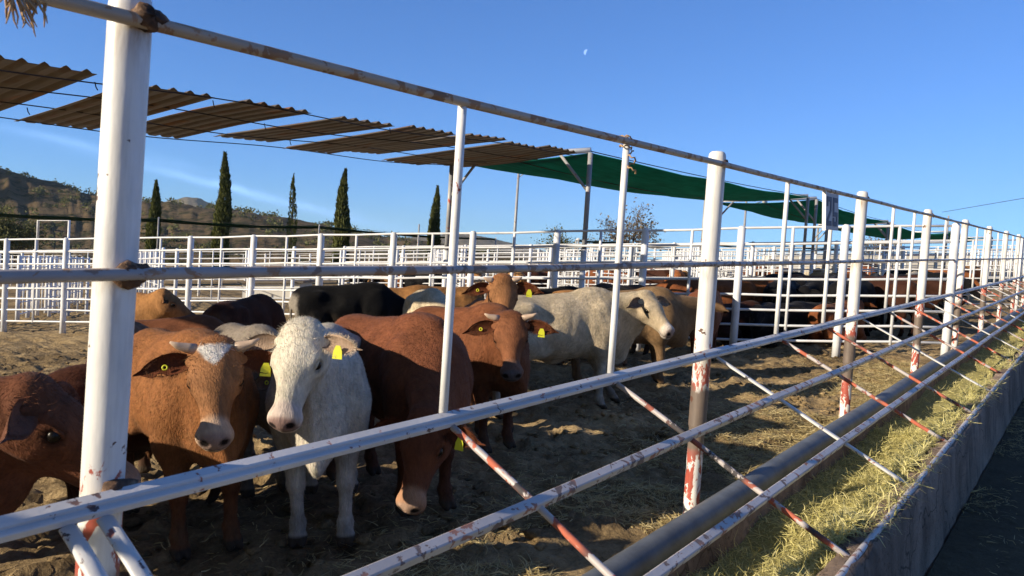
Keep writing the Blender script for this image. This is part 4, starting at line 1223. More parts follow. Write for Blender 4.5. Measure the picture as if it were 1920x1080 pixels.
def coat_colors(V, P, Hm, cd, patches=(), lying=False):
    C = np.tile(np.array(cd['base']), (len(V), 1))
    L = (V - P) @ Hm / (Hm ** 2).sum(0); u, v, w = L[:, 0], L[:, 1], L[:, 2]
    inhead = ss(.17, .02, np.hypot(np.hypot(np.maximum(0, np.maximum(-.02 - u, u - .48)), np.maximum(0, abs(v) - .1)), np.maximum(0, abs(w + .08) - .1)) * 2)
    def blend(mask, col):
        nonlocal C
        C = C * (1 - mask[:, None]) + np.array(col) * mask[:, None]
    if not lying:
        blend(ss(.62, .35, V[:, 2]) * (1 - inhead), cd['leg'])
    blend(inhead * ss(-.12, .1, u), cd['face'])
    wob = (fbm(V[:, 0] * 18 + 3, V[:, 2] * 18 + V[:, 1] * 9, 3, 2) - .45)
    for kind, col in patches:
        if kind == 'blaze':
            yy = abs(v + .004); tri = ss(.006, -.006, yy - (.075 - (u - .012) * .62) + wob * .03) * ss(.0, .02, u + wob * .02) * ss(.135, .115, u) * (w > -.075)
            notch = ss(.02, .0, np.hypot(v * .8, u - .005)); blend(inhead * tri * (1 - notch), col)
        elif kind == 'crown': blend(inhead * ss(.2, .08, u + wob * .1) * ss(-.12, -.03, w), col)
        elif kind == 'rump': blend(ss(-.76, -.82, V[:, 0] + wob * .08) * (1 - inhead) * ss(1.16, 1.08, V[:, 2]) * ss(.35, .45, V[:, 2]), col)
        elif kind == 'belly': blend(ss(.66, .52, V[:, 2] + wob * .1) * (1 - inhead) * ss(.5, .3, abs(V[:, 0])), col)
        elif kind == 'back': blend(ss(1.08, 1.16, V[:, 2] + wob * .06) * (1 - inhead), col)
    mz = inhead * ss(.355, .40, u + wob * .03)
    blend(mz, cd['muzzle'])
    blend(inhead * ss(.445, .468, u) * ss(-.135, -.12, w) * ss(.07, .055, abs(v)), cd['nose'])
    for s in (1, -1):
        nd_ = np.sqrt((u - .487) ** 2 + (v - s * .043) ** 2 + (w + .082) ** 2)
        blend(ss(.028, .017, nd_), (.012, .008, .008))
        ed = np.sqrt((u - .168) ** 2 + (v - s * .1) ** 2 + (w + .062) ** 2)
        blend(ss(.050, .026, ed) * .8, tuple(x * .25 for x in cd['face']))
    blend(inhead * ss(.007, .002, abs(w + .130 + .12 * (.47 - u))) * ss(.36, .39, u) * .8, (.03, .018, .015))
    if not lying: blend(ss(.075, .055, V[:, 2] + wob * .02), (.035, .028, .024)); blend(ss(.36, .05, V[:, 2] + wob * .15) * .25, (.10, .07, .045))
    blend(((V[:, 0] < -.84) & (V[:, 2] < .56)).astype(float) * (0.6 if not lying else 0), tuple(x * .45 for x in cd['base']))
    dirt_ = np.clip(fbm(V[:, 0] * 6, V[:, 2] * 6 + V[:, 1] * 3, 4, 7) - .40, 0, 1) * 2.2 * ss(.95, .5, V[:, 2]); blend(np.clip(dirt_, 0, .6) * (1 - inhead), (.13, .09, .055))
    return C
def set_coat(o, C):
    a = o.data.attributes.new('coat', 'FLOAT_COLOR', 'POINT')
    a.data.foreach_set('color', np.concatenate([C, np.ones((len(C), 1))], 1).astype(np.float32).ravel())
def ear_mesh(P, Hm, s, L=.235, W=.118, droop=.27, back=-.10, notch=False, seed=1):
    """leaf shaped ear, opening forward; base on the side of the head"""
    root = P + Hm @ np.array([.045, s * .112, -.040])
    hs = np.linalg.norm(Hm[:, 0]); L = L * hs; W = W * hs
    d = Hm @ np.array([-back * .3, s * 1.0, -back]); d = d / np.linalg.norm(d); d = d + np.array([0, 0, -droop]); d /= np.linalg.norm(d)
    fw = Hm @ np.array([.45, s * .15, .9]); fw = fw - d * fw.dot(d); fw /= np.linalg.norm(fw)
    up = np.cross(d, fw) * s; up = up * (1 if up @ Hm[:, 0] < 0 else -1)
    nu, nv = 12, 9; V = []
    for lay in (0, 1):
        for i in range(nu):
            t = i / (nu - 1)
            wd = W * .5 * (math.sin(PI * min(1, t * .93 + .12)) ** .62) * (1 - .15 * t)
            if i == nu - 1: wd = .006
            for j in range(nv):
                q = j / (nv - 1) * 2 - 1
                cup = .038 * (1 - t * .6) * (q * q - .45) + (.0 if lay == 0 else -.009 * (1 - abs(q) ** 4))
                ww = wd * (1 + (.10 * math.sin(t * 9 + seed) if q < -.9 else 0))
                if notch and q < -.4 and .52 < t < .68: ww *= .62
                V.append(root + d * (t * L) + up * (q * ww) + fw * (cup + .012 * math.sin(t * PI)) + d * (.02 * (1 - q * q) * t))
    N = nu * nv; F = []
    for i in range(nu - 1):
        for j in range(nv - 1):
            a = i * nv + j; F.append((a, a + nv, a + nv + 1, a + 1)); F.append((N + a, N + a + 1, N + a + nv + 1, N + a + nv))
    for i in range(nu - 1):
        for e in (0, nv - 1):
            a = i * nv + e; F.append((a, a + nv, N + a + nv, N + a))
    for j in range(nv - 1):
        a = (nu - 1) * nv + j; F.append((a, a + 1, N + a + 1, N + a))
    at_ = lambda t, q, o: root + d * (t * L) + up * (q * W * .5) + fw * o
    return np.array(V), np.array(F), at_, (d, up, fw)
def add_head_parts(root, P, Hm, cd, horns=0, tags='', big=True, ear=None, notch=False, sc=1.0):
    hd = lambda u, v, w: Vector(P + Hm @ np.array([u, v, w], float))
    e = ear or {}; e_s = float(np.linalg.norm(Hm[:, 0]))
    for s in (1, -1):
        V, F, at_, (d, up, fw) = ear_mesh(P, Hm, s, notch=notch and s < 0, seed=s + 2, **e)
        o = np_mesh('ear', V, F, M['coat'], root)
        t = np.linalg.norm(V - V[4], axis=1)
        inner = np.arange(len(V)) < len(V) // 2
        C = np.where(inner[:, None], np.array(cd['ear'])[None], np.array(cd['face'])[None] * .35 + np.array(cd['ear'])[None] * .5)
        C = C * (0.75 + .5 * fbm(V[:, 0] * 40, V[:, 2] * 40, 3, 4))[:, None]
        set_coat(o, C)
        if big:
            rr = np.random.default_rng(s + 5); nh = 420; ls = float(np.linalg.norm(Hm[:, 0])); tt = rr.random(nh) ** .8 * .95; qq = np.sign(rr.normal(size=nh)) * np.where(rr.random(nh) < .6, .96, rr.random(nh) * .9)
            Le = e.get('L', .20) * ls; We = e.get('W', .108) * ls
            wdt = We * .5 * (np.sin(PI * np.minimum(1, tt * .93 + .12)) ** .62) * (1 - .15 * tt)
            rt = at_(0, 0, 0); pp = rt + d * (tt * Le)[:, None] + up * (qq * wdt)[:, None] + fw * (.038 * (1 - tt * .6) * (qq * qq - .45) + .006)[:, None]
            dv = d * .5 + up * qq[:, None] * .8 + fw * rr.normal(.15, .3, (nh, 1)) + rr.normal(0, .25, (nh, 3)); dv /= np.linalg.norm(dv, axis=1)[:, None]
            sd_ = np.cross(dv, fw); sd_ /= np.linalg.norm(sd_, axis=1)[:, None] + 1e-9
            VV = np.stack([pp - sd_ * .0011, pp + sd_ * .0011, pp + dv * (rr.uniform(.012, .034, nh))[:, None]], 1).reshape(-1, 3)
            oh = np_mesh('ear_hair', VV, np.arange(nh * 3).reshape(nh, 3), M['coat'], root)
            set_coat(oh, np.repeat((np.array(cd['face']) * .4 + np.array(cd['ear']) * .6)[None] * rr.uniform(.6, 1.5, (nh, 1)), 3, 0))
        if big:
            m = MB(); c = hd(.166, s * .0965, -.060); vs = []; fs = []
            for a in range(7):
                for b_ in range(12):
                    th = PI * a / 6; ph = 2 * PI * b_ / 12
                    vs.append(c + Vector((math.sin(th) * math.cos(ph), math.sin(th) * math.sin(ph), math.cos(th))) * .0245 * e_s)
            fs = [(a * 12 + b_, a * 12 + (b_ + 1) % 12, (a + 1) * 12 + (b_ + 1) % 12, (a + 1) * 12 + b_) for a in range(6) for b_ in range(12)]
            m.add(vs, fs); m.build('eye', M['eye'], root)
            m = MB()   # upper eyelid
            m.tube([hd(.130, s * .096, -.058), hd(.152, s * .107, -.038), hd(.180, s * .104, -.039), hd(.204, s * .088, -.058)], [.006, .010, .010, .005], 7)
            o = m.build('eyelid', M['coat'], root); set_coat(o, np.tile(np.array(cd['face']) * .8, (len(o.data.vertices), 1)))
        key = 'l' if s > 0 else 'r'
        if key in tags:       # yellow plate tag
            c = Vector(at_(.50, -.25, .030)); dn = Vector((0, 0, -1)) * .7 + Vector(-up if up[2] > 0 else up) * .5; dn.normalize(); sd = Vector(d) - dn * Vector(d).dot(dn); sd.normalize()
            nn = sd.cross(dn).normalized()
            m = MB(); m.prism([(-.012, .010), (.012, .010), (.024, -.018), (.028, -.060), (-.028, -.060), (-.024, -.018)], sd, -dn, c - nn * .002, nn * .004)
            m.build('ear_tag', M['tag'], root)
        if key.upper() in tags:   # yellow button
            c = Vector(at_(.46, -.10, .020)); m = MB(); pts = []; dd, uu = Vector(d), Vector(up)
            for k in range(15):
                th = 2 * PI * k / 14; pts.append(c + dd * math.cos(th) * .0115 + uu * math.sin(th) * .0115)
            m.tube(pts, .004, 7, False); m.build('ear_button', M['tag'], root)
        if horns:
            m = MB(); a = hd(.005, s * .075, -.005)
            out_ = Vector(Hm @ np.array([0, s, 0])); upw = Vector(Hm @ np.array([-.25, 0, 1.0]))
            m.tube([a, a + out_ * .05 * horns + upw * .012, a + out_ * .10 * horns + upw * .035 * horns, a + out_ * .135 * horns + upw * .065 * horns],
                   [.030, .026, .018, .006], 12)
            m.build('horn', M['horn'], root)
def hair(root, V, F, P, Hm, body, n):
    """short lying coat hair, coloured from the hide under it"""
    C = np.empty(len(V) * 4, np.float32); body.data.attributes['coat'].data.foreach_get('color', C); C = C.reshape(-1, 4)[:, :3]
    r = np.random.default_rng(len(V)); a, b, c, d = (V[F[:, k]] for k in range(4))
    nrm = np.cross(c - a, d - b); ar = np.linalg.norm(nrm, axis=1); nrm /= ar[:, None] + 1e-12
    i = r.choice(len(F), n, p=ar / ar.sum()); u = r.random((n, 1)); w = r.random((n, 1))
    p = (a[i] * (1 - u) + b[i] * u) * (1 - w) + (d[i] * (1 - u) + c[i] * u) * w; N = nrm[i]
    L = (p - P) @ Hm / (Hm ** 2).sum(0)
    head = (L[:, 0] > -.03) & (np.abs(L[:, 1]) < .16) & (np.abs(L[:, 2] + .08) < .17)
    flow = np.tile(np.array([-.8, 0, -.55]), (n, 1)); flow[p[:, 2] < .6] = (-.15, 0, -1)
    flow[head] = Hm[:, 0] * .9 + Hm[:, 2] * .1
    flow += r.normal(0, .28, (n, 3)) + (np.stack([fbm(p[:, 0] * 7, p[:, 2] * 7, 2, 3), fbm(p[:, 2] * 7, p[:, 0] * 7, 2, 5), fbm(p[:, 1] * 7, p[:, 2] * 7, 2, 7)], -1) - .38) * 1.5
    flow -= N * (flow * N).sum(1)[:, None]; flow /= np.linalg.norm(flow, axis=1)[:, None] + 1e-9
    eyes = np.minimum(*(np.sqrt((L[:, 0] - .166) ** 2 + (L[:, 1] - s * .0965) ** 2 + (L[:, 2] + .06) ** 2) for s in (1, -1)))
    keep = ~(head & (L[:, 0] > .36)) & (p[:, 2] > .09) & (eyes > .032)
    curl = (head & (L[:, 0] < .13) & (L[:, 2] > -.09))[keep]
    p, N, flow, i, head = p[keep], N[keep], flow[keep], i[keep], head[keep]; n = len(p)
    flow[curl] += r.normal(0, .8, (int(curl.sum()), 3)); flow /= np.linalg.norm(flow, axis=1)[:, None] + 1e-9
    ln = (np.where(curl, .024, np.where(head, .016, .026)) * r.uniform(.6, 1.4, n))[:, None]; wd = (r.uniform(.0010, .0019, n))[:, None]
    S = np.cross(N, flow); tip = p + flow * ln + N * ln * np.where(curl[:, None], 1.6, 1.0) * r.uniform(.08, .30, (n, 1))
    VV = np.stack([p - S * wd - N * .001, p + S * wd - N * .001, tip], 1).reshape(-1, 3)
    o = np_mesh('coat_hair', VV, np.arange(n * 3).reshape(n, 3), M['coat'], root, True)
    col = C[F[i, 0]] * r.uniform(.72, 1.28, (n, 1)) * (1 + r.normal(0, .05, (n, 3)))
    set_coat(o, np.repeat(np.clip(col, 0, .85), 3, 0)); return o
def cow(name, label, xy, heading, coat_, group, scale=1.0, horns=0, tags='', patches=(), ear=None, notch=False, z=0.0, sq=1.0, **geo):
    """xy: ground point under the middle of the front feet"""
    th = D2R(heading)
    V, F, P, Hm = cow_geo(**geo)
    p = Vector((xy[0] - .40 * scale * math.cos(th), xy[1] - .40 * scale * math.sin(th), z))
    root = tag(empty(name, p, th), label, 'cow', group); root.scale = (scale, scale * sq, scale)
    o = np_mesh('body', V, F, M['coat'], root); set_coat(o, coat_colors(V, P, Hm, COATS[coat_], patches, geo.get('lying', False)))
    add_head_parts(root, P, Hm, COATS[coat_], horns, tags, geo.get('h', .016) < .019, ear, notch)
    if geo.get('h', .016) < .0185: hair(root, V, F, P, Hm, o, int(52000 * (.012 / geo.get('h', .016)) ** 1.2))
    return root
G1 = 'cattle in the near pen'
A = lambda px, py: gp(px, py)
CAMDIR = lambda xy: math.degrees(math.atan2(-xy[1], -xy[0]))
# front rank
def beside(px, d, up_to, heading, off):
    """front feet of an animal whose poll shows at column px, d metres ahead"""
    q = at(px, d); th = D2R(heading); return (q.x - off * math.cos(th), q.y - off * math.sin(th))
p = A(378, 1046)
cow('cow', 'light brown steer with small pale horns and white forehead patch facing the camera', p, -101, 'tan_red', G1, 1.0, horns=.8, tags='lR',
    patches=(('blaze', (.62, .60, .58)),), notch=True, neck=(-14, 32), head=(-22, -48), neck_len=.48, h=.0115, feet=(.02, -.03, .05, -.02), dewlap=.75, hump=.4, fat=.88, folds=.8, hw=1.10)
p = A(596, 1029)
cow('cow', 'white steer with a curly forehead facing the camera next to the light brown steer', p, -131, 'white', G1, 1.0, tags='l',
    folds=.6, hw=1.12, neck=(-10, 42), head=(-20, -54), neck_len=.50, h=.0115, feet=(.02, -.02, .05, 0), dewlap=.7, ear=dict(L=.19, W=.10, droop=.2), fat=.9)
p = A(800, 968)
cow('cow', 'big reddish brown steer bending its head down to the ground behind the first thin upright', p, -103, 'red', G1, 1.03, tags='l',
    folds=.5, neck=(-40, -24), head=(-62, -58), neck_len=.58, h=.0125, feet=(0, -.08, .03, -.05), dewlap=.7, hump=.5, fat=.92)
p = A(930, 848)
cow('cow', 'brown steer with short pale horns looking at the camera between the two thin uprights', p, -100, 'deep_red', G1, 1.0, horns=.75, tags='lR',
    folds=.8, hw=1.14, neck=(-34, 26), head=(-40, -48), neck_len=.52, h=.0135, dewlap=.8, hump=.8)
p = A(925, 815)
cow('cow', 'brown steer holding its head high behind the horned brown steer', p, -134, 'tan_red', G1, 1.0, horns=.6, tags='lR',
    neck=(10, 62), head=(0, -52), neck_len=.58, h=.015, dewlap=.8, hump=.5)
p = A(1118, 766)
cow('cow', 'large cream white steer standing side on with its head turned to the camera', p, -30, 'cream', G1, 1.05, tags='',
    folds=1.0, neck=(-24, 26), head=(-70, -42), neck_len=.52, h=.0135, feet=(.30, -.02, .10, -.15), dewlap=.9, hump=.9, fat=.96)
p = A(1236, 724)
cow('cow', 'dun coated steer standing behind the large cream white steer', p, -48, 'dun', G1, 1.02, neck=(20, 10), head=(50, -45), h=.018, hump=.6)
# left side
p = beside(56, 3.0, 0, -42, .58)
cow('cow', 'reddish steer in profile at the left edge, its muzzle behind the near post', p, -42, 'dark_red', G1, 1.0, horns=0, tags='',
    folds=1.6, hs=1.18, neck=(4, 22), head=(4, -42), neck_len=.52, h=.012, dewlap=1.35, hump=.6, fat=1.02)
cow('cow', 'reddish animal just beyond the left edge whose shadow falls on the light brown steer', (.72, 5.35), 98, 'red', G1, .97, neck=(0, -10), head=(0, -50), h=.02)
p = at(125, 4.75)
cow('cow', 'dark brown animal with a yellow ear tag behind the profile steer at the left edge', p, 168, 'dark', G1, .80, tags='lr', neck=(30, -5), head=(60, -50), h=.018)
p = at(228, 5.9)
cow('cow', 'dark brown animal hidden mostly by the near post behind the light brown steer', p, -118, 'dark', G1, .93, neck=(10, -20), head=(10, -60), h=.02, patches=(('back', (.20, .075, .03)),))
p = at(262, 9.6)
cow('cow', 'tan calf with a dark nose looking right, its body hidden by the near post', p, -104, 'tan', G1, 1.0, neck=(30, 38), head=(69, -35), neck_len=.5, h=.018, tags='')
p = at(385, 8.2)
cow('cow', 'low reddish back of an animal behind the light brown steer', p, -35, 'deep_red', G1, .86, neck=(0, -30), head=(0, -60), h=.02)
p = at(492, 9.8)
cow('cow', 'dark brown animal seen from behind, its rump in the sun beside the black bull', p, 30, 'dark', G1, .98, neck=(0, -20), head=(0, -60), h=.018, patches=(('rump', (.15, .06, .03)),))  # lighter rump patch paints the sunlight into the coat
p = A(492, 930)
cow('cow', 'grey animal in shadow between the light brown steer and the white steer', p, -108, 'grey', G1, .95, horns=.5, tags='R', neck=(8, 6), head=(8, -55), h=.016, neck_len=.5)
p = at(706, 12.2)
cow('cow', 'black bull in profile with a pale tail standing beyond the reddish brown steer', p, -40, 'black', G1, 1.04, tags='r', neck=(0, -14), head=(0, -46), neck_len=.55, h=.017, patches=(('rump', (.30, .27, .23)),), fat=1.05)
p = at(775, 12.9)
cow('cow', 'tan calf with a black muzzle turning left behind the cream animal', p, 150, 'tan', G1, .98, neck=(-6, 24), head=(0, -30), h=.018)
p = at(812, 9.3)
cow('cow', 'cream coloured animal behind the reddish brown steer, beside the first thin upright', p, -128, 'cream', G1, 1.04, tags='', neck=(10, 2), head=(20, -50), h=.018)
p = at(900, 8.9)
cow('cow', 'brown animal half hidden behind the steer holding its head high', p, -140, 'tan_red', G1, .95, neck=(10, -10), head=(20, -50), h=.02)
p = at(1075, 12.2)
cow('cow', 'black animal whose back shows over the cream white steer', p, -30, 'black', G1, .98, neck=(0, -10), head=(-10, -50), h=.02)
p = at(1125, 12.6)
cow('cow', 'dark brown animal with a tan side behind the cream white steer', p, 170, 'dark', G1, 1.0, neck=(0, 5), head=(0, -50), h=.02, patches=(('back', (.05, .03, .02)),))
p = at(1172, 11.8)
cow('cow', 'tan animal lowering its head behind the back of the cream white steer', p, -60, 'tan', G1, .97, neck=(0, -20), head=(0, -55), h=.02)
p = at(1325, 13.2)
cow('cow', 'brown animal behind the second thick post beside the dun steer', p, 20, 'red', G1, .97, neck=(0, -15), head=(0, -55), h=.02)

# beyond the dividing fence: a few shared shapes in several colours
def herd_mesh(**kw):
    V, F, P, Hm = cow_geo(h=kw.pop('h', .024), **kw)
    o = np_mesh('cow', V, F, M['herd_coat']); set_coat(o, coat_colors(V, P, Hm, COATS['plain'], (), kw.get('lying', False)))
    mats = []
    Vs, Fs = [np.array([tuple(v.co) for v in o.data.vertices])], [F]
    n = len(V); C = [coat_colors(V, P, Hm, COATS['plain'], (), kw.get('lying', False))]
    for s in (1, -1):
        ve, fe, _, _ = ear_mesh(P, Hm, s); Vs.append(ve); Fs.append(fe + n); n += len(ve); C.append(np.full((len(ve), 3), .6))
    bpy.data.objects.remove(o)
    o = np_mesh('cow', np.concatenate(Vs), np.concatenate(Fs), M['herd_coat']); set_coat(o, np.concatenate(C))
    me = o.data; bpy.data.objects.remove(o); return me
HM = {'stand': herd_mesh(neck=(5, 8), head=(10, -48)), 'graze': herd_mesh(neck=(-8, -42), head=(-10, -66)), 'turn': herd_mesh(neck=(30, 18), head=(60, -40), feet=(.1, -.1, .1, -.1)), 'lie': herd_mesh(neck=(20, 25), head=(30, -35), lying=True)}
CL = {'black': (.007, .007, .009), 'brown': (.22, .075, .028), 'red': (.26, .09, .03), 'tan': (.36, .19, .075), 'cream': (.52, .46, .36), 'dark': (.05, .019, .012)}
def herd(px, d, ang, shape, col, label, group, sc=1.0):
    o = bpy.data.objects.new('cow', HM[shape]); COL.objects.link(o)
    p = at(px, d); o.location = p; o.rotation_euler = (0, 0, D2R(ang)); o.scale = (sc, sc, sc); o.color = (*CL[col], 1)
    tag(o, label, 'cow', group); return o
G2 = 'cattle in the pen beyond the dividing fence'
for a in (
    (1300, 15.6, 120, 'stand', 'brown', 'brown animal with a dark head left of the second thick post, behind the fence rails'),
    (1352, 16.2, 70, 'turn', 'red', 'orange brown animal just right of the second thick post behind the rails'),
    (1402, 15.8, -70, 'graze', 'brown', 'brown animal lowering a pale face by the rails right of the second thick post'),
    (1372, 17.4, -150, 'stand', 'dark', 'dark brown animal behind the orange brown one beyond the rails'),
    (1470, 15.8, 5, 'stand', 'black', 'black animal in profile between the thin uprights beyond the rails'),
    (1545, 16.4, 172, 'stand', 'black', 'black animal standing below the number plate'),
    (1600, 15.9, -10, 'graze', 'black', 'black animal grazing behind the third thick post'),
    (1652, 16.6, 60, 'stand', 'dark', 'dark brown animal with a reddish neck right of the third thick post'),
    (1440, 18.6, -40, 'stand', 'black', 'black animal further back between the thin uprights'),
    (1510, 19.5, 150, 'turn', 'brown', 'brown animal with its back above the black cattle'),
    (1575, 20.0, -20, 'stand', 'red', 'reddish animal with its back above the black cattle near the number plate'),
    (1690, 18.0, -95, 'stand', 'dark', 'dark animal facing the alley next to the fourth thick post'),
    (1385, 15.0, -25, 'lie', 'dark', 'dark animal lying on the ground right of the second thick post'),
    (1515, 15.0, 160, 'lie', 'black', 'black animal lying down in front of the standing black cattle'),
    (1575, 14.9, -15, 'lie', 'brown', 'brown animal lying behind the third thick post'),
    (1455, 14.6, 170, 'lie', 'black', 'black animal lying near the fence with its back to the alley'),
    (1735, 20.5, -80, 'stand', 'black', 'black animal behind the posts right of the fourth thick post'),
    (1640, 20.0, 10, 'stand', 'black', 'black animal behind the dark brown one at right'),
    (1770, 23.0, 160, 'turn', 'brown', 'brown animal seen between the crowded posts at right'),
    (1415, 16.8, 20, 'stand', 'black', 'black animal with lowered back beside the thin upright right of the second thick post'),
    (1498, 17.2, -160, 'graze', 'black', 'black animal grazing between the thin uprights before the others'),
    (1560, 18.2, 10, 'stand', 'black', 'black animal standing just left of the third thick post'),
    (1625, 17.6, 175, 'stand', 'black', 'black animal just right of the third thick post'),
    (1672, 19.4, 20, 'turn', 'dark', 'dark brown animal turning its head near the fourth thick post'),
    (1330, 18.8, 10, 'stand', 'brown', 'brown animal hidden mostly behind the second thick post'),
    (1478, 22.5, -30, 'stand', 'black', 'black animal at the back of the group left of the number plate'),
    (1545, 23.0, 160, 'stand', 'tan', 'tan animal at the back of the group under the number plate'),
    (1610, 23.5, 0, 'stand', 'brown', 'brown animal at the back of the group beyond the third thick post'),
    (1712, 22.5, 0, 'stand', 'cream', 'pale animal behind the fourth thick post')):
    herd(*a, G2)
G3 = 'small cattle in the far pens'
for a in ((745, 31, 150, 'stand', 'tan', 'tan animal far off above the black bull'), (680, 33, 20, 'stand', 'black', 'black animal far off left of the first thin upright'),
          (560, 44, 0, 'turn', 'brown', 'brown animal far off above the black bull')):
    herd(*a, G3)
rh = random.Random(21)
for k in range(34):
    d = rh.choice((29, 31, 41, 44, 47, 58)); px = rh.uniform(640, 1520) if d < 40 else rh.uniform(700, 1900)
    if d < 40 and px > 1330: px = rh.uniform(900, 1300)
    c = rh.choice(('black', 'black', 'brown', 'red', 'tan', 'cream', 'dark'))
    herd(px, d + rh.uniform(-1, 1), rh.uniform(0, 360), rh.choice(('stand', 'graze', 'turn')), c, 'small distant %s animal among the rails of the far pens' % {'red': 'reddish', 'dark': 'dark brown'}.get(c, c), G3)
for k, (x, y, a, c) in enumerate(((30.5, 5.5, -95, 'black'), (32.0, 4.8, -80, 'red'), (34.5, 6, -110, 'black'), (37, 5, -70, 'dark'), (33.0, 9.5, 10, 'black'), (36, 12, 170, 'brown'))):
    o = bpy.data.objects.new('cow', HM['stand']); COL.objects.link(o); o.location = (x, y, 0); o.rotation_euler = (0, 0, D2R(a)); o.color = (*CL[c], 1)
    tag(o, 'distant %s animal behind the crowded posts near the right edge' % {'red': 'reddish', 'dark': 'dark brown'}.get(c, c), 'cow', G3)

# ------------------------------------------------------------------ hay in the bunk, straw on the ground
def hay_z(x, y):
    x = np.asarray(x, float); y = np.asarray(y, float)
    t = np.clip((y - .88) / .88, 0, 1)
    near = smooth(3.45, 2.7, x + (y - 1.3) * .5) 
    zo = .43 + .07 * (fbm(x * 2.3, y * 0 + 2, 3, 31) - .45) * 2
    ridge_ = zo - .50 * smooth(0.0, .55, t) + .05 * (fbm(x * 2, y * 4, 3, 33) - .4)
    heap = zo - .27 * t - .02 + .20 * (fbm(x * 2.6, y * 3, 3, 34) - .45)
    far = smooth(9, 12, x) * .1
    return np.maximum(ridge_ * (1 - near) + heap * near, -.20 + far) + .03 * (fbm(x * 9, y * 9, 2, 36) - .4)
hx = np.concatenate([np.linspace(-3.8, 8, 240), np.linspace(8.1, 41, 160)]); hy = np.linspace(.872, 1.79, 30)
HX, HY = np.meshgrid(hx, hy, indexing='ij'); HZ = hay_z(HX, HY)
ii, jj = np.meshgrid(np.arange(len(hx) - 1), np.arange(len(hy) - 1), indexing='ij'); b = (ii * len(hy) + jj).ravel()
hb = np_mesh('hay_bed', np.stack([HX, HY, HZ], -1).reshape(-1, 3), np.stack([b, b + len(hy), b + len(hy) + 1, b + 1], -1), M['hay_bed'])
tag(hb, 'matted hay lying in the feed bunk', 'hay', kind='stuff')
def blades(name, P, L, W, tilt, mat, seed, label, cat):
    r = np.random.default_rng(seed); n = len(P)
    th = r.uniform(0, 2 * PI, n); el = np.clip(r.normal(0.12, tilt, n), -.4, 1.4)
    d = np.stack([np.cos(th) * np.cos(el), np.sin(th) * np.cos(el), np.sin(el)], -1)
    sdir = np.stack([-np.sin(th), np.cos(th), r.normal(0, .5, n)], -1)
    ln = (L * r.uniform(.4, 1.3, n))[:, None]; wd = (W * r.uniform(.6, 1.4, n))[:, None]
    bend = np.stack([r.normal(0, .18, n), r.normal(0, .18, n), r.normal(-.10, .16, n)], -1) * ln
    a = P; m_ = P + d * ln * .5; e = P + d * ln + bend
    V = np.stack([a - sdir * wd, a + sdir * wd, m_ + sdir * wd, m_ - sdir * wd, e + sdir * wd * .3, e - sdir * wd * .3], 1).reshape(-1, 3)
    k = np.arange(n)[:, None] * 6
    F = np.concatenate([k + np.array([[0, 1, 2, 3]]), k + np.array([[3, 2, 4, 5]])], 0)
    o = np_mesh(name, V, F, M[mat], None, False)
    at_ = o.data.attributes.new('shade', 'FLOAT', 'POINT'); at_.data.foreach_set('value', np.repeat(r.beta(2, 2, n), 6).astype(np.float32))
    return tag(o, label, cat, kind='stuff')
r = np.random.default_rng(77)
def bunk_pts(n, x0, x1):
    x = r.uniform(x0, x1, n); y = .88 + .88 * r.random(n) ** 1.35
    return np.stack([x, y, hay_z(x, y) + r.uniform(0, .02, n)], -1)
P = np.concatenate([bunk_pts(26000, 0.6, 4.2), bunk_pts(16000, 4.2, 9), bunk_pts(9000, 9, 24)])
ledge = np.stack([r.uniform(.8, 16, 5200), .765 + .13 * r.random(5200), np.full(5200, .446)], -1)
keep = fbm(ledge[:, 0] * 2.2, ledge[:, 1] * 3, 3, 41) > .45
blades('hay', np.concatenate([P, ledge[keep]]), .085, .0019, .45, 'hay', 1, 'loose green yellow hay heaped in the feed bunk', 'hay')
n = 62000
x = r.uniform(-1, 14, n); y = 1.98 + np.abs(r.normal(0, .68, n)); k = fbm(x * 1.2, y * 1.2, 3, 44) > .38
x, y = x[k], y[k]
n2 = 16000; x2 = r.uniform(-1, 14, n2); y2 = r.uniform(2, 9, n2); k = fbm(x2 * .9, y2 * .9, 3, 48) > .5
x = np.concatenate([x, x2[k]]); y = np.concatenate([y, y2[k]])
blades('straw', np.stack([x, y, ground_z(x, y) + .006], -1), .095, .0023, .16, 'straw', 2, 'dry straw trampled over the dirt near the bunk', 'straw')
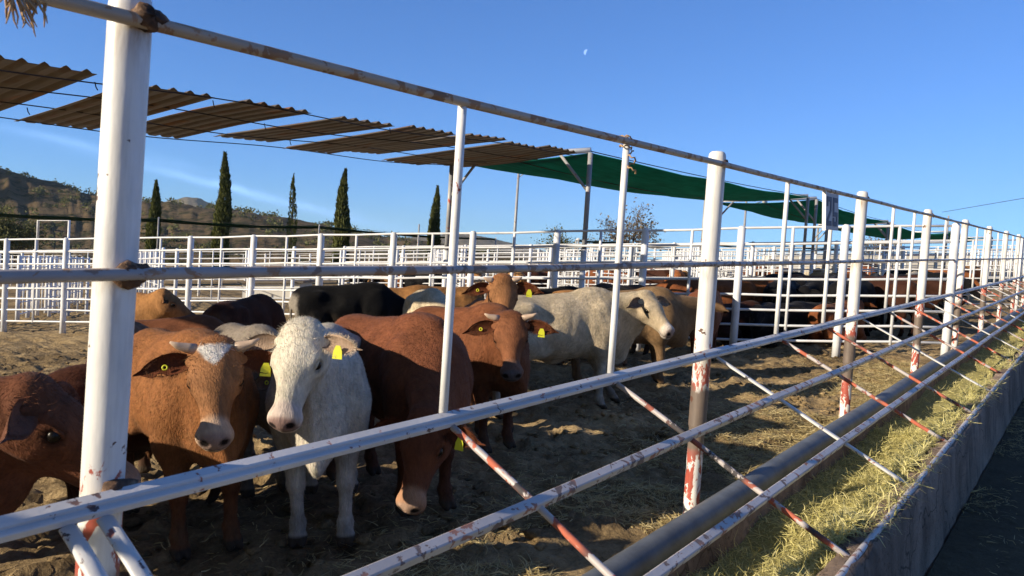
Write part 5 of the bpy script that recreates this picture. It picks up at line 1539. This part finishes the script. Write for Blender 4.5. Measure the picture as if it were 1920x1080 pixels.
n = 5200; x = r.uniform(.3, 20, n); y = .73 - np.abs(r.normal(0, .16, n)); k = (fbm(x * 1.5, y * 3, 3, 61) > .42) & (y > -.5); x, y = x[k], y[k]
blades('straw', np.stack([x, y, np.full(len(x), -.032)], -1), .07, .0016, .10, 'straw', 5, 'bits of hay spilled along the foot of the bunk wall', 'straw')
# dung clods and dirt lumps
n = 5200; x = r.uniform(.5, 14, n); y = 2.3 + 13 * r.random(n) ** 1.3; k = fbm(x * .8, y * .8, 3, 52) > .46; x, y = x[k], y[k]; n = len(x)
base8 = np.array([(-1, -1, -.6), (1, -1, -.6), (1, 1, -.6), (-1, 1, -.6), (-.6, -.6, .7), (.6, -.6, .7), (.6, .6, .7), (-.6, .6, .7)])
fc = np.array([(0, 3, 2, 1), (4, 5, 6, 7), (0, 1, 5, 4), (1, 2, 6, 5), (2, 3, 7, 6), (3, 0, 4, 7)])
s = r.uniform(.012, .045, n)
V = np.stack([x, y, ground_z(x, y)], -1)[:, None, :] + (base8[None] + r.normal(0, .28, (n, 8, 3))) * s[:, None, None] * np.array([1.2, 1, .6])
tag(np_mesh('clods', V.reshape(-1, 3), (np.arange(n)[:, None, None] * 8 + fc[None]).reshape(-1, 4), M['dirt'], None, True), 'dry clods of dirt and dung scattered over the pen', 'clods', kind='stuff')

# ------------------------------------------------------------------ a little air over the valley
hz = MB(); hz.box((900, 900, 124), (4600, 4600, 266))
hm = bpy.data.materials.new('valley_air'); hm.use_nodes = True; hm.node_tree.nodes.clear()
ho = hm.node_tree.nodes.new('ShaderNodeOutputMaterial'); hv = hm.node_tree.nodes.new('ShaderNodeVolumePrincipled')
hv.inputs['Color'].default_value = (0.68, 0.86, 1.0, 1); hv.inputs['Density'].default_value = 0.00008
hm.node_tree.links.new(hv.outputs[0], ho.inputs['Volume'])
tag(hz.build('haze', hm), 'thin bluish air over the valley', 'haze', kind='stuff')

# ------------------------------------------------------------------ turn the sloping yard so that posts stand plumb
bpy.context.view_layer.update()
for o in list(SC.objects):
    if o.parent is None and o.type not in {'CAMERA', 'LIGHT'}:
        o.matrix_world = TILT @ o.matrix_world
